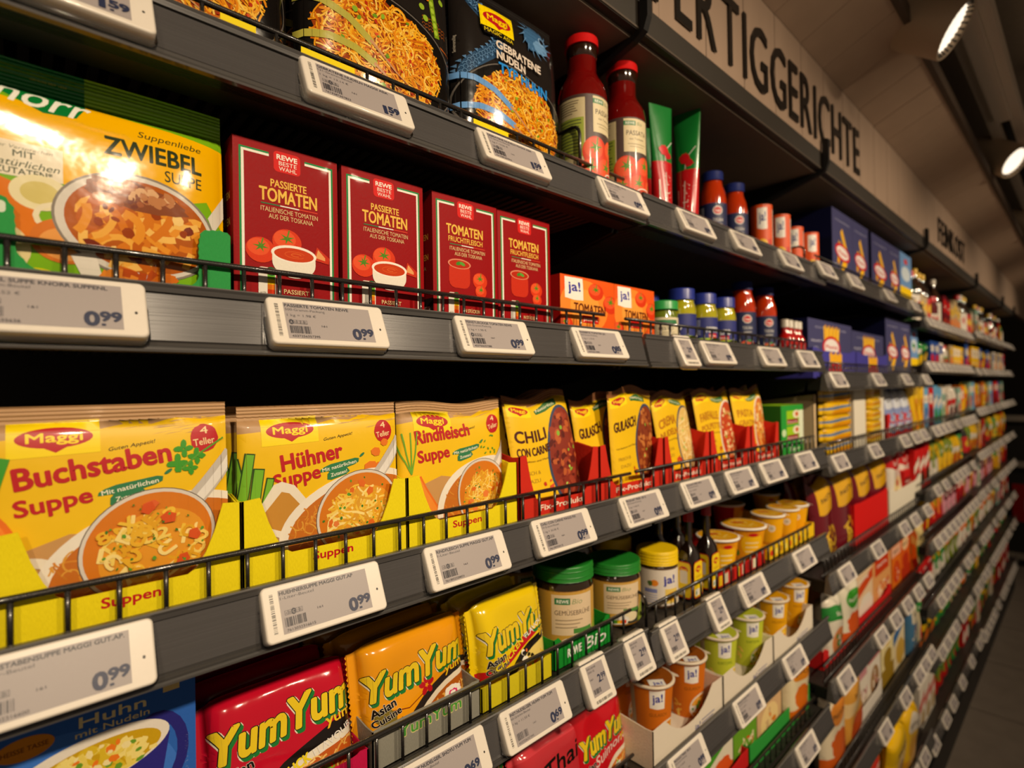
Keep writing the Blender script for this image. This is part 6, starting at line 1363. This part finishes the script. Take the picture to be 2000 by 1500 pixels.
# sixth shelf
L6 = [(1598, 1640, 'bag', (0xE8D8B8, 0xE08A30, 0xD8601A)), (1640, 1672, 'bag', (0xE0A040, 0xE8C890, 0xC8501A)), (1674, 1698, 'box', (W__, 0xC88A90, 0x8A6A4A)), (1698, 1722, 'box', (W__, 0xB85A60, 0xA07A50)), (1724, 1748, 'box', (0xE8D8A0, 0xE0B020, 0x9A7A20)), (1748, 1770, 'box', (0xE0D0A8, 0x3A6AA0, 0xC8A040)), (1770, 1790, 'bag', (0x4A7AA0, 0xE8DCC0, G_)), (1790, 1812, 'bag', (0xD8C8A0, G_, R_))]
for i, (a, b_, k, c) in enumerate(L6):
    x0, x1 = max(wx(a, 1400, y), 1.32), min(wx(b_, 1400, y), 2.32); gput(k, 3, 6, x0, x1-x0-.002, .195, y, c, f'{["cream and orange bag", "orange bag", "white box with pink print", "white box with red print", "pale yellow box", "cream box with blue print", "blue bag", "beige bag"][i]}, {ORD[i+1]} item on the sixth shelf of the third bay', seed=i+1)
tray(wx(1674, 1400, .042), wx(1724, 1400, .042), .042, .12, 0, .06, .05, 0xE0D8CC, 3, 6, 'white card tray under the white and pink boxes')
L7 = [(1640, 1676, 'bag', (0xE8D8A8, O_, W__)), (1676, 1706, 'bag', (Y_, 0xC83020, 0xF0D040)), (1706, 1738, 'bag', (0xF0C010, 0xD8B010, 0xC89010)), (1738, 1762, 'bag', (Y_, W__, 0xD89A10)), (1762, 1786, 'box', (W__, 0xD8C8B0, R_)), (1786, 1812, 'box', (G_, 0xD8C870, Y_))]
for i, (a, b_, k, c) in enumerate(L7):
    x0, x1 = max(wx(a, 1500, y), 1.32), min(wx(b_, 1500, y), 2.32); gput(k, 3, 7, x0, x1-x0-.002, .21, y-.02 if i in (2, 3) else y, c, f'{["cream bag", "yellow bag with red print", "bright yellow bag", "yellow and white bag", "white box", "green box"][i]}, {ORD[i+1]} item on the seventh shelf of the third bay', seed=i+2, lean=-4 if i in (2, 3) else 0)
# second bay, sixth shelf (only its far end shows)
x = .64; i = 0
for w_, k, c, n_ in ((.1, 'box', (R_, 0xE8D8B0, O_), 'red box'), (.1, 'box', (0x3A8A2A, 0xC82818, 0xE0A060), 'green and red box'), (.11, 'box', (0xE0D8C0, 0x4A9A2A, 0xD85A20), 'cream box with green band'), (.1, 'box', (0x6AA02A, 0xE8D8B0, 0xD05A20), 'lime green box'), (.12, 'box', (0xD8B080, 0xE08020, 0xF0D090), 'tan box with orange print'), (.11, 'bag', (0xE8D8B0, 0xE08A20, O_), 'cream bag with orange print')):
    gput(k, 2, 6, x, w_-.004, .145, .055, c, f'{n_}, {ORD[i+1]} item on the sixth shelf of the second bay', seed=i); x += w_; i += 1
tray(.64, .98, .042, .11, 0, .05, .045, 0xC81818, 2, 6, 'red card tray on the sixth shelf of the second bay'); tray(.985, 1.29, .042, .11, 0, .05, .045, 0x2E9A3A, 2, 6, 'green card tray on the sixth shelf of the second bay')
# fourth to sixth bays
CNAME = {G_: 'green', R_: 'red', Y_: 'yellow', B_: 'blue', W__: 'cream', O_: 'orange', MR: 'maroon', 0x1a3a1a: 'dark green', 0x3a2414: 'brown', 0x8AB0A0: 'mint green', 0xB8A078: 'tan', 0x6AA8D0: 'light blue', 0x2a2420: 'black', 0xD890A0: 'pink', 0x7A8A2A: 'olive'}
PAL = {(4, 1): [('bottle', 0x1a3a1a, W__, Y_), ('bottle', 0x2a2420, W__, R_), ('bottle', 0x3a2414, 0xB8A078, Y_), ('bottle', 0x2a2420, R_, Y_), ('jar', MR, W__, R_), ('bottle', 0x3a2414, W__, W__), ('box', MR, R_, O_), ('box', 0xB8A078, Y_, O_)],
       (4, 2): [('bag', G_, W__, Y_), ('bag', 0x1a3a1a, G_, Y_), ('box', B_, W__, R_), ('box', W__, B_, Y_), ('jar', W__, G_, R_), ('box', 0xB8A078, Y_, O_), ('box', Y_, W__, O_), ('box', Y_, 0xB8A078, O_)],
       (4, 3): [('box', Y_, O_, R_), ('box', 0x6AA8D0, W__, B_), ('box', R_, W__, MR), ('box', 0x6AA8D0, W__, G_), ('box', W__, 0x8AB0A0, G_), ('bag', 0xB8A078, W__, O_), ('bag', W__, R_, MR), ('box', 0x8AB0A0, W__, R_), ('box', O_, W__, Y_)],
       (4, 4): [('box', R_, W__, 0x3a2414), ('bag', 0x7A8A2A, Y_, W__), ('bag', Y_, 0x7A8A2A, O_), ('bag', Y_, W__, R_), ('jar', 0x7A8A2A, Y_, G_)],
       (4, 5): [('bag', Y_, O_, R_), ('bag', O_, Y_, R_), ('bag', 0xD890A0, MR, W__), ('box', R_, W__, MR), ('bag', Y_, G_, O_)],
       (4, 6): [('box', R_, MR, W__), ('bag', G_, Y_, W__), ('bag', 0x7A8A2A, O_, W__), ('bag', W__, O_, R_)],
       (4, 7): [('bag', 0x1a3a1a, Y_, O_), ('bag', Y_, R_, G_), ('bag', 0xB8A078, W__, G_), ('bag', O_, Y_, W__)],
       (4, 8): [('box', W__, R_, 0xB8A078), ('bag', 0x7A8A2A, G_, R_), ('bag', G_, Y_, R_), ('box', R_, MR, W__)]}
rg = random.Random(12)
for s_ in (4, 5, 6):
    for row in range(1, 9):
        L = PAL[(4, row)]
        if s_ > 4: L = [rg.choice(PAL[(4, rg.choice((row, row, rg.randint(1, 8))))]) for _ in range(8)]
        zc = ROWS[s_][row-1]; up = (ROWS[s_][row-2]-.035 if row > 1 else ZA-H0-.045)-zc
        x = SEC[s_][0]+.02; i = 0
        while x < SEC[s_][1]-.09:
            k, a, b_, c = L[i % len(L)] if s_ > 4 else L[min(int(i*len(L)/12), len(L)-1)]
            w_ = {'bag': .105, 'box': .088, 'bottle': .066, 'jar': .075}[k]*rg.uniform(.95, 1.1)
            h = min(up-.02, {'bag': .15, 'box': .15, 'bottle': .21, 'jar': .13}[k]*rg.uniform(.92, 1.1)); i += 1
            yy = .045 if k in ('bag', 'box') else .045+w_/2
            if k == 'bag': yy = .07
            gput(k, s_, row, x, w_-.004, h, yy, (a, b_, c), f'blurred {CNAME[a]} {CN_[k]}, {ORD[i]} on the {NR[row]} shelf of the {BAY[s_]} bay', seed=i % 4+1 if k != 'roll' else 2)
            x += w_

# ------------------------------------------------------------------ ceiling spotlights on their track, things at the aisle's end
def fixture(x, y, z, d_, label, r_=.058, L_=.150):
    d_ = Vector(d_).normalized(); root = empty('track_spotlight', (x, y, z)); root.rotation_euler = d_.to_track_quat('-Z', 'Y').to_euler(); tag(root, label, 'ceiling lamp', 'ceiling spotlights')
    m = MB(); m.lathe([[(r_, 0), (r_+.0008, .002), (r_, L_)], [(r_, L_), (.001, L_)], [(r_, 0), (r_-.005, .0), (r_-.005, .006)]], 0xB09A80, 40); m.build('housing', 'powder_metal', root)
    m = MB(); m.lathe([[(r_-.006, .012), (r_-.010, .020), (.001, .026)]], 0xffffff, 40); m.build('lens', 'lamp_lens', root)
    m = MB()
    for k in range(28):
        t = 2*math.pi*k/28; m.tube([((r_-.006)*math.cos(t), (r_-.006)*math.sin(t), .001), ((r_-.011)*math.cos(t), (r_-.011)*math.sin(t), .012)], .0022, 0x4a443c, 5)
    m.build('reflector_ring', 'powder_metal', root)
    m = MB(); m.tube([(0, 0, L_*.5), (0, .03, L_+.03)], .012, 0x8a7a68, 8); m.build('yoke', 'powder_metal', root)
    return root
ld = (.09, -.80, -.58)
fixture(1.45, -.215, H0+.735, ld, 'large pale cylindrical ceiling spotlight near the soffit edge, nearest one')
fixture(2.70, -.215, H0+.800, (-.28, -.72, -.6), 'second ceiling spotlight along the track, partly cut by the photo edge')
fixture(4.0, -.215, H0+.80, ld, 'third ceiling spotlight further along the track')
tr_ = tag(empty('lighting_track', (.2, -.20, H0+.90)), 'long pale ceiling track with a dark slot carrying the spotlights', 'lighting track')
m = MB(); m.box(0, 6, -.045, -.014, 0, .05, 0xE0D0BC); m.box(0, 6, .014, .045, 0, .05, 0xE0D0BC); m.box(0, 6, -.014, .014, .03, .05, 0x120e0a); m.build('profile', 'powder_metal', tr_)
m = MB(); m.box(0, .8, -.02, .02, -.012, 0, 0xE0D0BC); o = m.build('driver_box', 'powder_metal', tr_); o.location = (1.5, 0, 0)
m = MB()
for x in (.3, 2.2, 4.2, 5.8): m.tube([(x, 0, .05), (x, 0, .12)], .006, 0x3a3028)
m.build('suspension', 'powder_metal', tr_)
for i, (x, y) in enumerate(((2.4, -.6), (4.2, -.6))):
    m = MB(); m.box(x, x+.06, -2.2, -.30, H0+.97, H0+1.02, 0x7a6650); tag(m.build('ceiling_beam', 'dull_paint'), f'pale cross bar under the dark ceiling, {["nearer", "further"][i]} one', 'ceiling beam')
r = tag(empty('end_display', (5.95, -.62, 0)), 'dark display stand with a dark red panel closing the far end of the aisle', 'display stand')
m = MB(); m.box(0, .35, 0, .92, 0, 1.22, 0x211e1b); m.build('body', 'powder_metal', r)
m = MB(); m.box(-.012, -.002, .42, .695, .36, .66, 0x8a1410); m.box(-.014, -.012, .47, .62, .45, .54, 0xB8A8A0); m.build('red_panel', 'carton', r)
for k, z in enumerate((.06, .80, 1.17)): m = MB(); m.box(-.03, -.001, .02, .90, z, z+.045, 0x8a8074); m.build('price_rail', 'rail', r)
